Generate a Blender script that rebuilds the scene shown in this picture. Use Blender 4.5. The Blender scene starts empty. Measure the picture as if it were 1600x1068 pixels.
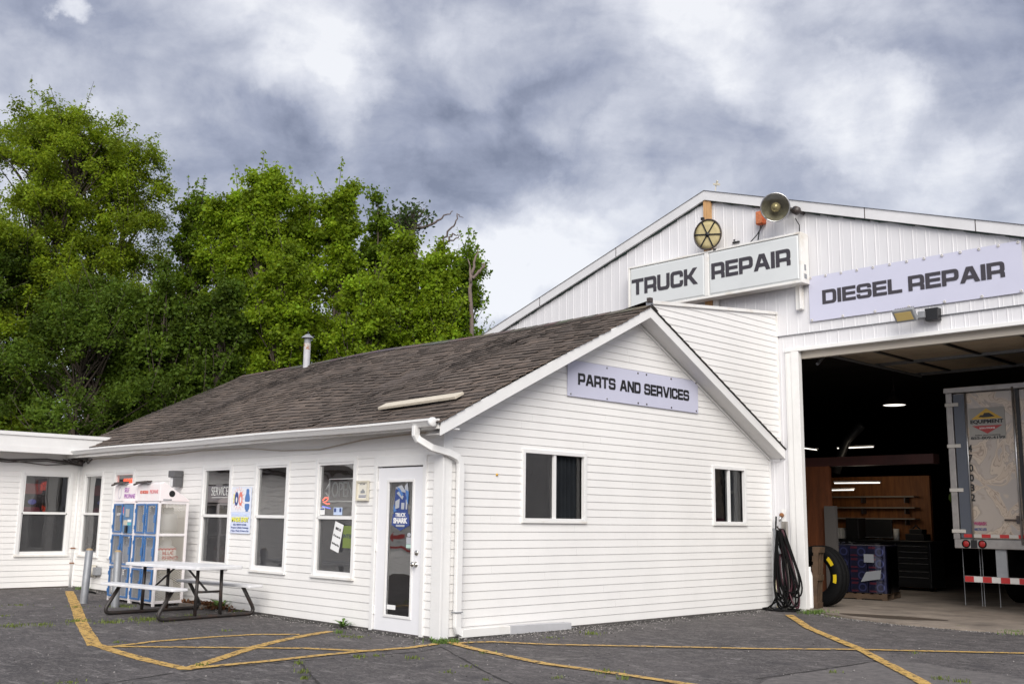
import bpy, bmesh, math, random
import numpy as np
from mathutils import Vector, Matrix
R = math.radians
random.seed(7)
S = bpy.context.scene
COL = S.collection

# ------------------------------------------------------------------ camera
cam = bpy.data.cameras.new('camera'); co = bpy.data.objects.new('camera', cam); COL.objects.link(co)
cam.sensor_width = 36; cam.lens = 36.07; cam.clip_end = 3000; cam.clip_start = .1
fw = Vector((-0.70693, 0.68666, 0.16955)); rt = Vector((0.69836, 0.71562, 0.01362)); up = Vector((-0.11198*-1, -0.12803, 0.98543))
CAM = Vector((9.464, -8.075, 1.402))
up = rt.cross(fw)
M = Matrix(((rt.x, up.x, -fw.x, CAM.x), (rt.y, up.y, -fw.y, CAM.y), (rt.z, up.z, -fw.z, CAM.z), (0, 0, 0, 1)))
co.matrix_world = M
S.camera = co

# ------------------------------------------------------------------ light and sky
EXPO = 1.42
S.view_settings.view_transform = 'Standard'; S.view_settings.look = 'None'
S.view_settings.exposure = EXPO; S.view_settings.gamma = 1
SUN_DIR = Vector((.67, -.65, .62)).normalized()          # towards the sun
sl = bpy.data.lights.new('sun', 'SUN'); sl.energy = 1.5; sl.angle = R(45); sl.color = (1, .955, .885)
so = bpy.data.objects.new('sun', sl); COL.objects.link(so)
so.rotation_euler = SUN_DIR.to_track_quat('Z', 'Y').to_euler(); so.location = (30, -20, 40)

W = bpy.data.worlds.new('World'); S.world = W; W.use_nodes = True
nt = W.node_tree; nt.nodes.clear(); N = nt.nodes; L = nt.links
def nd(t, **k):
    n = N.new(t)
    for a, b in k.items():
        if a == 'ins':
            for i, v in b.items(): n.inputs[i].default_value = v
        else: setattr(n, a, b)
    return n
def math_(op, a, b=None, c=None, clamp=False):
    n = N.new('ShaderNodeMath'); n.operation = op; n.use_clamp = clamp
    for i, v in enumerate((a, b, c)):
        if v is None: continue
        if isinstance(v, (int, float)): n.inputs[i].default_value = v
        else: L.new(v, n.inputs[i])
    return n.outputs[0]
out = nd('ShaderNodeOutputWorld')
sky = nd('ShaderNodeTexSky', sky_type='NISHITA', sun_disc=False)
sky.sun_elevation = math.asin(SUN_DIR.z); sky.sun_rotation = math.atan2(SUN_DIR.x, SUN_DIR.y)
bg1 = nd('ShaderNodeBackground'); bg1.inputs[1].default_value = .06; L.new(sky.outputs[0], bg1.inputs[0])
tc = nd('ShaderNodeTexCoord'); D0 = tc.outputs['Generated']
nrm = nd('ShaderNodeVectorMath', operation='NORMALIZE'); L.new(D0, nrm.inputs[0]); D0 = nrm.outputs[0]
sep = nd('ShaderNodeSeparateXYZ'); L.new(D0, sep.inputs[0])
zz = math_('ADD', math_('MAXIMUM', sep.outputs[2], 0.0), .22)
cb = nd('ShaderNodeCombineXYZ')
L.new(math_('DIVIDE', sep.outputs[0], zz), cb.inputs[0]); L.new(math_('DIVIDE', sep.outputs[1], zz), cb.inputs[1])
def noise(scale, det, rough, dist, off):
    mp = nd('ShaderNodeMapping'); mp.inputs[1].default_value = off; mp.inputs[3].default_value = (1, 1, 2.1); L.new(D0, mp.inputs[0])
    n = nd('ShaderNodeTexNoise'); n.inputs['Scale'].default_value = scale; n.inputs['Detail'].default_value = det
    n.inputs['Roughness'].default_value = rough; n.inputs['Distortion'].default_value = dist
    L.new(mp.outputs[0], n.inputs['Vector']); return n.outputs[0]
n1 = noise(2.7, 9, .56, .3, (3.1, 7.7, 0)); n2 = noise(7.5, 9, .6, .4, (9.3, 1.2, 0))
val = math_('ADD', math_('MULTIPLY', math_('SUBTRACT', n1, .5), 1.25), math_('MULTIPLY', math_('SUBTRACT', n2, .5), 1.25))
val = math_('ADD', val, .53)
def sky_dir(u, v):
    d = fw + rt * ((u - 800) / 1603) + up * ((534 - v) / 1603); return d.normalized()
# large cloud masses and breaks, placed by compass direction and height (sky at infinity)
wob = nd('ShaderNodeTexNoise'); wob.inputs['Scale'].default_value = 6; wob.inputs['Detail'].default_value = 9; wob.inputs['Roughness'].default_value = .6
L.new(D0, wob.inputs['Vector'])
wv = nd('ShaderNodeVectorMath', operation='MULTIPLY_ADD'); L.new(wob.outputs['Color'], wv.inputs[0]); wv.inputs[1].default_value = (.17,)*3
wsub = nd('ShaderNodeVectorMath', operation='ADD'); L.new(D0, wsub.inputs[0]); wsub.inputs[1].default_value = (-.085,)*3
L.new(wsub.outputs[0], wv.inputs[2])
wn = nd('ShaderNodeVectorMath', operation='NORMALIZE'); L.new(wv.outputs[0], wn.inputs[0])
ws = nd('ShaderNodeVectorMath', operation='MULTIPLY'); L.new(wv.outputs[0], ws.inputs[0]); ws.inputs[1].default_value = (1, 1, 1.75)
wf = nd('ShaderNodeVectorMath', operation='NORMALIZE'); L.new(ws.outputs[0], wf.inputs[0])
for (u, v, s, a) in [(112, 28, 13, .8), (40, 30, 75, -.28), (195, 22, 80, -.33), (330, 60, 100, .28), (440, 75, 85, .30), (505, 150, 50, .38),
                     (310, 175, 90, -.42), (410, 190, 60, -.36), (90, 115, 100, .16), (640, 150, 140, -.12), (740, 250, 120, -.1), (560, 60, 60, -.12),
                     (790, 110, 28, .22), (1070, 50, 140, .26), (1130, 92, 55, .28), (985, 120, 90, .24), (1318, 185, 50, .5),
                     (1390, 215, 75, .26), (1500, 130, 140, -.16), (980, 255, 150, -.26), (880, 215, 90, -.2), (900, 355, 70, .45), (780, 420, 80, .45),
                     (730, 450, 70, .4), (200, 240, 90, .12), (1560, 20, 110, -.22), (850, 30, 90, -.2), (500, 270, 120, .1), (680, 320, 60, -.1), (1300, 300, 120, -.12), (1500, 300, 120, -.1)]:
    d = sky_dir(u, v); d = Vector((d.x, d.y, d.z * 1.75)).normalized(); r = 2.5 * s / 1603
    dt = nd('ShaderNodeVectorMath', operation='DOT_PRODUCT'); L.new(wf.outputs[0], dt.inputs[0]); dt.inputs[1].default_value = d
    mr = nd('ShaderNodeMapRange', interpolation_type='SMOOTHSTEP'); L.new(dt.outputs['Value'], mr.inputs[0])
    mr.inputs[1].default_value = math.cos(r); mr.inputs[2].default_value = 1; mr.inputs[3].default_value = 0; mr.inputs[4].default_value = a * (1.0 if a > 0 else .8)
    val = math_('ADD', val, mr.outputs[0])
n3 = nd('ShaderNodeTexNoise'); n3.inputs['Scale'].default_value = 9; n3.inputs['Detail'].default_value = 8; n3.inputs['Roughness'].default_value = .70; n3.inputs['Distortion'].default_value = .4; L.new(D0, n3.inputs['Vector'])
val = math_('ADD', val, math_('MULTIPLY', math_('SUBTRACT', n3.outputs[0], .5), .62))
def puff(scale, off, amp):
    mv = nd('ShaderNodeMapping'); mv.inputs[1].default_value = off; mv.inputs[3].default_value = (1, 1, 1.6); L.new(wn.outputs[0], mv.inputs[0])
    n = nd('ShaderNodeTexNoise'); n.inputs['Scale'].default_value = scale; n.inputs['Detail'].default_value = 2.5; n.inputs['Roughness'].default_value = .5; L.new(mv.outputs[0], n.inputs['Vector'])
    return math_('MULTIPLY', math_('SUBTRACT', .10, math_('ABSOLUTE', math_('SUBTRACT', n.outputs[0], .5))), amp)
val = math_('ADD', val, math_('ADD', puff(5, (2, 5, 1), -2.0), puff(12, (7, 1, 3), -.85)))
rp = nd('ShaderNodeValToRGB'); L.new(math_('MULTIPLY_ADD', val, .74, .235), rp.inputs[0])
k = 2 ** -EXPO
el = rp.color_ramp.elements
for i, (p, c) in enumerate([(0, (.225, .25, .34)), (.25, (.355, .385, .495)), (.5, (.52, .545, .64)), (.75, (.71, .73, .81)), (1.0, (.93, .94, .98))]):
    e = el[i] if i < 2 else el.new(p)
    e.position = p; e.color = (c[0]*k, c[1]*k, c[2]*k, 1)
bg2 = nd('ShaderNodeBackground'); L.new(rp.outputs[0], bg2.inputs[0])
mx = nd('ShaderNodeMixShader'); mx.inputs[0].default_value = .93
L.new(bg1.outputs[0], mx.inputs[1]); L.new(bg2.outputs[0], mx.inputs[2]); L.new(mx.outputs[0], out.inputs[0])

# ------------------------------------------------------------------ materials
def mat(name, col, rough=.6, metal=0., var=.0, scale=6., bump=0., bscale=60., col2=None, stretch=(1, 1, 1), spec=.5, thr=None, emit=0):
    m = bpy.data.materials.new(name); m.use_nodes = True
    t = m.node_tree; b = t.nodes['Principled BSDF']
    b.inputs['Roughness'].default_value = rough; b.inputs['Metallic'].default_value = metal
    b.inputs['Base Color'].default_value = (*col, 1); b.inputs['Specular IOR Level'].default_value = spec
    if emit: b.inputs['Emission Color'].default_value = (*col, 1); b.inputs['Emission Strength'].default_value = emit
    if var or col2 or bump:
        c = t.nodes.new('ShaderNodeTexCoord'); mp = t.nodes.new('ShaderNodeMapping'); mp.inputs['Scale'].default_value = stretch
        t.links.new(c.outputs['Object'], mp.inputs[0])
    if var or col2:
        n = t.nodes.new('ShaderNodeTexNoise'); n.inputs['Scale'].default_value = scale; n.inputs['Detail'].default_value = 6; n.inputs['Roughness'].default_value = .65
        t.links.new(mp.outputs[0], n.inputs['Vector'])
        r = t.nodes.new('ShaderNodeValToRGB')
        c2 = col2 or tuple(x * (1 - var) for x in col)
        a, z = thr or (.35, .65)
        r.color_ramp.elements[0].position = a; r.color_ramp.elements[1].position = z
        r.color_ramp.elements[0].color = (*c2, 1); r.color_ramp.elements[1].color = (*col, 1)
        t.links.new(n.outputs[0], r.inputs[0]); t.links.new(r.outputs[0], b.inputs['Base Color'])
    if bump:
        n = t.nodes.new('ShaderNodeTexNoise'); n.inputs['Scale'].default_value = bscale; n.inputs['Detail'].default_value = 4
        t.links.new(mp.outputs[0], n.inputs['Vector'])
        bp = t.nodes.new('ShaderNodeBump'); bp.inputs['Strength'].default_value = bump; bp.inputs['Distance'].default_value = .02
        t.links.new(n.outputs[0], bp.inputs['Height']); t.links.new(bp.outputs[0], b.inputs['Normal'])
    return m
def attr_mat(name, rough=.8, trans=0., bump=0.):
    m = mat(name, (.5, .5, .5), rough, bump=bump, bscale=120); t = m.node_tree; b = t.nodes['Principled BSDF']
    a = t.nodes.new('ShaderNodeAttribute'); a.attribute_name = 'tint'
    t.links.new(a.outputs['Color'], b.inputs['Base Color'])
    if trans:
        tr = t.nodes.new('ShaderNodeBsdfTranslucent'); mixs = t.nodes.new('ShaderNodeMixShader'); mixs.inputs[0].default_value = trans
        hs = t.nodes.new('ShaderNodeHueSaturation'); hs.inputs['Value'].default_value = 1.6; hs.inputs['Hue'].default_value = .485
        t.links.new(a.outputs['Color'], hs.inputs['Color']); t.links.new(hs.outputs[0], tr.inputs[0])
        t.links.new(b.outputs[0], mixs.inputs[1]); t.links.new(tr.outputs[0], mixs.inputs[2])
        t.links.new(mixs.outputs[0], t.nodes['Material Output'].inputs[0])
    return m
VINYL = mat('white_vinyl', (.82, .808, .795), .45, var=.06, scale=1.1, stretch=(1, 1, .5), bump=.05, bscale=14)
TRIMW = mat('white_trim', (.785, .78, .775), .4, var=.05, scale=4)
DIRTYW = mat('weathered_white', (.78, .77, .75), .5, col2=(.62, .57, .5), scale=2.2, thr=(.25, .48))
SOFFIT = mat('white_soffit', (.72, .71, .70), .5, var=.06, scale=3)
STEELW = mat('white_ribbed_steel', (.70, .695, .72), .42, var=.07, scale=1.3, stretch=(1, 1, .25), bump=.04, bscale=8)
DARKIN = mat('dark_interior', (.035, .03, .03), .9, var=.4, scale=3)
ROOM = mat('room_wall', (.22, .21, .20), .9, var=.2, scale=2)
SHINGLE = attr_mat('brown_shingle', .9, bump=.5)
ROOFUND = mat('roof_deck', (.09, .07, .06), .9)
BLACKP = mat('black_plastic', (.012, .012, .013), .45)
RUBBER = mat('black_rubber', (.006, .006, .0065), .75, var=.3, scale=30, spec=.12)
LETTER = mat('charcoal_lettering', (.045, .04, .05), .5)
LAVEND = mat('lavender_vinyl_sheet', (.565, .57, .70), .45, var=.03, scale=2)
PANEL = mat('translucent_sign_face', (.66, .685, .695), .3, var=.05, scale=1.5)
ALU = mat('aluminium', (.55, .55, .56), .35, .9, var=.15, scale=8)
GALV = mat('galvanised_steel', (.27, .28, .30), .5, .35, var=.18, scale=14)
GREYP = mat('grey_paint', (.27, .28, .30), .5, var=.15, scale=9)
RUST = mat('rust', (.28, .12, .05), .9, var=.4, scale=30)
WOOD = mat('raw_lumber', (.62, .36, .16), .7, var=.3, scale=3, stretch=(12, 12, 1))
PALEWOOD = mat('pale_board', (.62, .56, .46), .7, var=.2, scale=4, stretch=(2, 14, 14))
PALLETW = mat('pallet_wood', (.085, .05, .027), .8, var=.45, scale=6)
PLY = mat('stained_plywood', (.13, .038, .012), .6, var=.5, scale=2.0, stretch=(5, 5, .7))
SHELFW = mat('pine_boards', (.34, .12, .03), .6, var=.5, scale=2.6, stretch=(6, 6, .6))
ORANGE = mat('orange_plastic', (.60, .12, .03), .5, var=.3, scale=20)
TAN = mat('tan_mesh_disc', (.58, .49, .26), .7, var=.2, scale=30)
BLUE = mat('blue_paint', (.045, .16, .40), .4, var=.15, scale=12)
CAGEW = mat('white_cage_paint', (.80, .76, .77), .45, var=.07, scale=9)
PINKW = mat('header_vinyl', (.84, .72, .73), .4, col2=(.82, .80, .81), scale=2.4)
TANKM = mat('white_tank_paint', (.48, .49, .51), .35, var=.12, scale=8)
RED = mat('red_vinyl', (.42, .022, .022), .45)
REDL = mat('red_lens', (.32, .02, .02), .2)
TAPEW = mat('white_reflective', (.60, .58, .56), .35)
YEL = mat('yellow_sticker', (.72, .52, .02), .4)
CONC = mat('concrete', (.27, .225, .185), .85, col2=(.11, .09, .075), scale=1.2, bump=.15, bscale=40, thr=(.3, .62))
DARKM = mat('dark_bronze_paint', (.035, .032, .035), .45, col2=(.07, .05, .04), scale=14)
TABLE = mat('white_plastic_top', (.76, .76, .78), .45, var=.16, scale=5, bump=.04, bscale=90)
BROWNSTEEL = mat('brown_steel_tube', (.025, .021, .020), .5, col2=(.06, .03, .02), scale=9, thr=(.3, .5))
CURTAIN = mat('grey_curtain', (.20, .21, .22), .9, var=.2, scale=4)
CHROME = mat('satin_nickel', (.62, .60, .56), .22, 1.)
NEONOFF = mat('unlit_neon_tube', (.75, .76, .74), .3)
NEONRED = mat('lit_red_neon', (1., .10, .04), .4, emit=1.6)
NEONBLUE = mat('lit_blue_neon', (.12, .16, 1.), .4, emit=1.2)
LAMPON = mat('lit_tube', (1., .93, .84), .4, emit=.7)
SCUFF = mat('scuffed_trailer_steel', (.40, .35, .31), .36, .5, col2=(.36, .325, .30), scale=1.7, thr=(.40, .60), bump=.16, bscale=3.5)
for nd_ in SCUFF.node_tree.nodes:
    if nd_.type == 'VALTORGB':
        cr_ = nd_.color_ramp
        for p_, c_ in ((.44, (.45, .40, .37)), (.452, (.24, .21, .20)), (.464, (.44, .39, .36)), (.50, (.43, .38, .35)), (.508, (.26, .24, .23)), (.516, (.47, .42, .39)), (.555, (.45, .41, .38)), (.562, (.30, .28, .28))): cr_.elements.new(p_).color = (c_[0] * 1.06, c_[1] * .98, c_[2] * .86, 1)
    if nd_.type == 'TEX_NOISE': nd_.inputs['Detail'].default_value = 2.5; nd_.inputs['Distortion'].default_value = 1.2
TRAILALU = mat('trailer_aluminium', (.36, .34, .33), .35, .6, var=.25, scale=5)
NAVY = mat('navy_print', (.03, .06, .22), .5)
MIDBLUE = mat('mid_blue_print', (.08, .19, .46), .5)
CREAM = mat('cream_plastic', (.62, .58, .48), .5)
BEIGE = mat('beige_cover', (.46, .43, .37), .6)
PRINTW = mat('white_paper', (.80, .80, .80), .6)
LIME = mat('lime_print', (.45, .62, .10), .6)
PALEBLUE = mat('pale_blue_print', (.52, .62, .82), .5)
YELP = mat('bright_yellow_print', (.80, .78, .12), .5)
CARTON = mat('blue_carton', (.014, .018, .065), .6, col2=(.008, .008, .03), scale=7)
BULBG = mat('bronze_reflector', (.62, .60, .50), .38, .6, var=.4, scale=10)
BARK = mat('bark', (.085, .065, .05), .9, var=.4, scale=10, bump=.3, bscale=30)
DEADW = mat('dead_branch', (.14, .11, .10), .9, var=.3, scale=10)
LEAF = attr_mat('leaf', .6, trans=.42); LEAF.node_tree.nodes['Principled BSDF'].inputs['Specular IOR Level'].default_value = .22
GRASSM = attr_mat('grass_blade', .7, trans=.2)
GREENP = mat('lime_green_cloth', (.16, .32, .03), .7)
LENSY = mat('yellow_led_lens', (.62, .46, .16), .3)
PARTIT = mat('grey_partition', (.075, .068, .065), .8)
MAROON = mat('maroon_beam', (.045, .012, .010), .6, var=.4, scale=3)

def glass_mat(name, tint, fac, wav=.0):
    m = bpy.data.materials.new(name); m.use_nodes = True; t = m.node_tree; t.nodes.clear()
    o = t.nodes.new('ShaderNodeOutputMaterial'); mixs = t.nodes.new('ShaderNodeMixShader')
    tr = t.nodes.new('ShaderNodeBsdfTransparent'); tr.inputs[0].default_value = (*tint, 1)
    g = t.nodes.new('ShaderNodeBsdfGlossy'); g.inputs['Roughness'].default_value = .015
    f = t.nodes.new('ShaderNodeFresnel'); f.inputs[0].default_value = 1.5
    mm = t.nodes.new('ShaderNodeMath'); mm.operation = 'MULTIPLY_ADD'; mm.use_clamp = True; mm.inputs[1].default_value = fac; mm.inputs[2].default_value = .02
    t.links.new(f.outputs[0], mm.inputs[0]); t.links.new(mm.outputs[0], mixs.inputs[0])
    t.links.new(tr.outputs[0], mixs.inputs[1]); t.links.new(g.outputs[0], mixs.inputs[2]); t.links.new(mixs.outputs[0], o.inputs[0])
    if wav:
        c = t.nodes.new('ShaderNodeTexCoord'); n = t.nodes.new('ShaderNodeTexNoise'); n.inputs['Scale'].default_value = 2.2; n.inputs['Detail'].default_value = 1
        t.links.new(c.outputs['Object'], n.inputs['Vector'])
        b = t.nodes.new('ShaderNodeBump'); b.inputs['Strength'].default_value = wav; b.inputs['Distance'].default_value = .05
        t.links.new(n.outputs[0], b.inputs['Height']); t.links.new(b.outputs[0], g.inputs['Normal'])
    return m
GLASS = glass_mat('window_glass', (.72, .74, .76), 3.6, .09)
GLASSL = glass_mat('gable_glass', (.6, .62, .64), 1.2, .05)
WRAPM = glass_mat('stretch_wrap_film', (.75, .75, .8), 1.2, .6)
def screen_mat(name, col, op, scale=0, ang=None):
    m = bpy.data.materials.new(name); m.use_nodes = True; t = m.node_tree
    b = t.nodes['Principled BSDF']; b.inputs['Base Color'].default_value = (*col, 1); b.inputs['Roughness'].default_value = .6
    tr = t.nodes.new('ShaderNodeBsdfTransparent'); mixs = t.nodes.new('ShaderNodeMixShader'); mixs.inputs[0].default_value = op
    if scale:      # expanded-metal diamonds: |sin(a)|*|sin(b)| threshold on object coordinates
        c = t.nodes.new('ShaderNodeTexCoord'); s = t.nodes.new('ShaderNodeSeparateXYZ'); t.links.new(c.outputs['Object'], s.inputs[0])
        def ma(op_, a, b_=None):
            n = t.nodes.new('ShaderNodeMath'); n.operation = op_
            for i, v in enumerate((a, b_)):
                if v is None: continue
                if isinstance(v, (int, float)): n.inputs[i].default_value = v
                else: t.links.new(v, n.inputs[i])
            return n.outputs[0]
        h = ma('ADD', s.outputs[0], s.outputs[1]); h = ma('MULTIPLY', h, scale * 1.0); v = ma('MULTIPLY', s.outputs[2], scale * 1.7)
        p = ma('ABSOLUTE', ma('SINE', ma('ADD', h, v))); q = ma('ABSOLUTE', ma('SINE', ma('SUBTRACT', h, v)))
        t.links.new(ma('LESS_THAN', ma('MINIMUM', p, q), op), mixs.inputs[0])
    t.links.new(tr.outputs[0], mixs.inputs[1]); t.links.new(b.outputs[0], mixs.inputs[2]); t.links.new(mixs.outputs[0], t.nodes['Material Output'].inputs[0])
    return m
SCREEN = screen_mat('insect_screen', (.075, .075, .08), .45)
EXPGREY = screen_mat('grey_expanded_metal', (.30, .32, .36), .28, 75)
EXPWHITE = screen_mat('white_expanded_metal', (.50, .46, .39), .36, 55)

# ------------------------------------------------------------------ mesh builder
class MB:
    def __init__(s): s.v = []; s.f = []; s.mi = []; s.tint = []
    def add(s, vs, fs, mi=0, tint=None):
        o = len(s.v); s.v += [tuple(v) for v in vs]
        for f in fs: s.f.append([i + o for i in f]); s.mi.append(mi); s.tint.append(tint)
        return s
    def quad(s, a, b, c, d, mi=0, tint=None): return s.add((a, b, c, d), ((0, 1, 2, 3),), mi, tint)
    def box(s, lo, hi, mi=0, ch=0.0):
        x0, y0, z0 = lo; x1, y1, z1 = hi
        if ch:
            for pts in ():
                pass
        return s.hexa([(x0, y0, z0), (x1, y0, z0), (x1, y1, z0), (x0, y1, z0), (x0, y0, z1), (x1, y0, z1), (x1, y1, z1), (x0, y1, z1)], mi)
    def hexa(s, p, mi=0): return s.add(p, ((3, 2, 1, 0), (4, 5, 6, 7), (0, 1, 5, 4), (1, 2, 6, 5), (2, 3, 7, 6), (3, 0, 4, 7)), mi)
    def obox(s, c, ax, ay, az, mi=0):          # centre and three half-axis vectors
        c, ax, ay, az = map(Vector, (c, ax, ay, az))
        return s.hexa([c-ax-ay-az, c+ax-ay-az, c+ax+ay-az, c-ax+ay-az, c-ax-ay+az, c+ax-ay+az, c+ax+ay+az, c-ax+ay+az], mi)
    def beam(s, a, b, w, h, upv=(0, 0, 1), mi=0):
        a, b = Vector(a), Vector(b); d = (b - a); l = d.length; d.normalize()
        sd = d.cross(Vector(upv))
        if sd.length < 1e-4: sd = d.cross(Vector((0, 1, 0)))
        sd.normalize(); u = sd.cross(d)
        return s.obox((a + b) / 2, d * l / 2, sd * w / 2, u * h / 2, mi)
    def tube(s, pts, r, seg=8, mi=0, cap=True, rs=None):
        pts = [Vector(p) for p in pts]; n = len(pts); o = len(s.v); prev = None
        for i, p in enumerate(pts):
            d = (pts[min(i + 1, n - 1)] - pts[max(i - 1, 0)])
            if d.length < 1e-9: d = Vector((0, 0, 1))
            d.normalize()
            if prev is None: sd = d.orthogonal().normalized()
            else: sd = (prev - d * prev.dot(d)); sd = sd.normalized() if sd.length > 1e-6 else d.orthogonal().normalized()
            prev = sd; u = d.cross(sd); rr = rs[i] if rs else r
            for k_ in range(seg):
                a = 2 * math.pi * k_ / seg; s.v.append(tuple(p + sd * (rr * math.cos(a)) + u * (rr * math.sin(a))))
        for i in range(n - 1):
            for k_ in range(seg):
                a = o + i * seg + k_; b = o + i * seg + (k_ + 1) % seg
                s.f.append([a, b, b + seg, a + seg]); s.mi.append(mi); s.tint.append(None)
        if cap:
            s.f.append([o + k_ for k_ in reversed(range(seg))]); s.mi.append(mi); s.tint.append(None)
            s.f.append([o + (n - 1) * seg + k_ for k_ in range(seg)]); s.mi.append(mi); s.tint.append(None)
        return s
    def lathe(s, c, axis, prof, seg=24, mi=0, cap=False):   # prof: (radius, height along axis)
        c = Vector(c); ax = Vector(axis).normalized(); sd = ax.orthogonal().normalized(); u = ax.cross(sd); o = len(s.v); n = len(prof)
        for r, h in prof:
            for k_ in range(seg):
                a = 2 * math.pi * k_ / seg; s.v.append(tuple(c + ax * h + sd * (r * math.cos(a)) + u * (r * math.sin(a))))
        for i in range(n - 1):
            for k_ in range(seg):
                a = o + i * seg + k_; b = o + i * seg + (k_ + 1) % seg
                s.f.append([a, b, b + seg, a + seg]); s.mi.append(mi); s.tint.append(None)
        if cap:
            s.f.append([o + k_ for k_ in reversed(range(seg))]); s.mi.append(mi); s.tint.append(None)
            s.f.append([o + (n - 1) * seg + k_ for k_ in range(seg)]); s.mi.append(mi); s.tint.append(None)
        return s
    def prism(s, poly, fr, n0, n1, mi=0):       # 2-D polygon in a wall frame
        k_ = len(poly); vs = [fr(a, b, n0) for a, b in poly] + [fr(a, b, n1) for a, b in poly]
        fs = [list(range(k_, 2 * k_)), list(reversed(range(k_)))] + [[i, (i + 1) % k_, k_ + (i + 1) % k_, k_ + i] for i in range(k_)]
        return s.add(vs, fs, mi)
    def build(s, name, mats, parent=None, smooth=False, bevel=0):
        me = bpy.data.meshes.new(name); me.from_pydata(s.v, [], s.f)
        if not isinstance(mats, (list, tuple)): mats = [mats]
        for m in mats: me.materials.append(m)
        if len(mats) > 1: me.polygons.foreach_set('material_index', s.mi)
        if any(t is not None for t in s.tint):
            a = me.attributes.new('tint', 'FLOAT_COLOR', 'FACE')
            a.data.foreach_set('color', [x for t in s.tint for x in ((*t, 1.) if t else (.3, .3, .3, 1.))])
        bm = bmesh.new(); bm.from_mesh(me); bmesh.ops.remove_doubles(bm, verts=bm.verts, dist=1e-5) if smooth and not any(t is not None for t in s.tint) else None; bmesh.ops.recalc_face_normals(bm, faces=bm.faces) if 1 < len(s.f) < 60000 else None; bm.to_mesh(me); bm.free()
        if smooth:
            me.polygons.foreach_set('use_smooth', [True] * len(me.polygons))
        me.update()
        return link(name, me, parent, bevel)
def link(name, me, parent=None, bevel=0):
    o = bpy.data.objects.new(name, me); COL.objects.link(o)
    if parent is not None:
        o.parent = parent
        if parent.type == 'EMPTY': o.location = -Vector(parent.location)
    if bevel:
        b = o.modifiers.new('bevel', 'BEVEL'); b.width = bevel; b.segments = 2; b.limit_method = 'ANGLE'
    return o
def tag(o, label=None, cat=None, group=None, kind=None):
    if label: o['label'] = label
    if cat: o['category'] = cat
    if group: o['group'] = group
    if kind: o['kind'] = kind
    return o
def thing(name, loc, label, cat, group=None):
    o = bpy.data.objects.new(name, None); COL.objects.link(o); o.location = loc; o.empty_display_size = .2
    return tag(o, label, cat, group)
def rebase(o, base):                            # one-mesh thing: put its origin at its base
    o.data.transform(Matrix.Translation(-Vector(base))); o.location = base; return o
def solo(name, mb, mats, base, label, cat, group=None, smooth=False, bevel=0):
    return tag(rebase(mb.build(name, mats, None, smooth, bevel), base), label, cat, group)
def copy_tree(o, parent=None):
    c = o.copy(); COL.objects.link(c)
    if parent: c.parent = parent
    for ch in list(o.children): copy_tree(ch, c)
    return c
def FY(ox=0, oy=0, oz=0): return lambda s, t, n=0: (ox + s, oy - n, oz + t)      # faces -Y
def FX(ox=0, oy=0, oz=0): return lambda s, t, n=0: (ox + n, oy + s, oz + t)      # faces +X
def fbox(mb, fr, s0, s1, t0, t1, n0, n1, mi=0):
    return mb.hexa([fr(s0, t0, n0), fr(s1, t0, n0), fr(s1, t0, n1), fr(s0, t0, n1), fr(s0, t1, n0), fr(s1, t1, n0), fr(s1, t1, n1), fr(s0, t1, n1)], mi)

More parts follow.
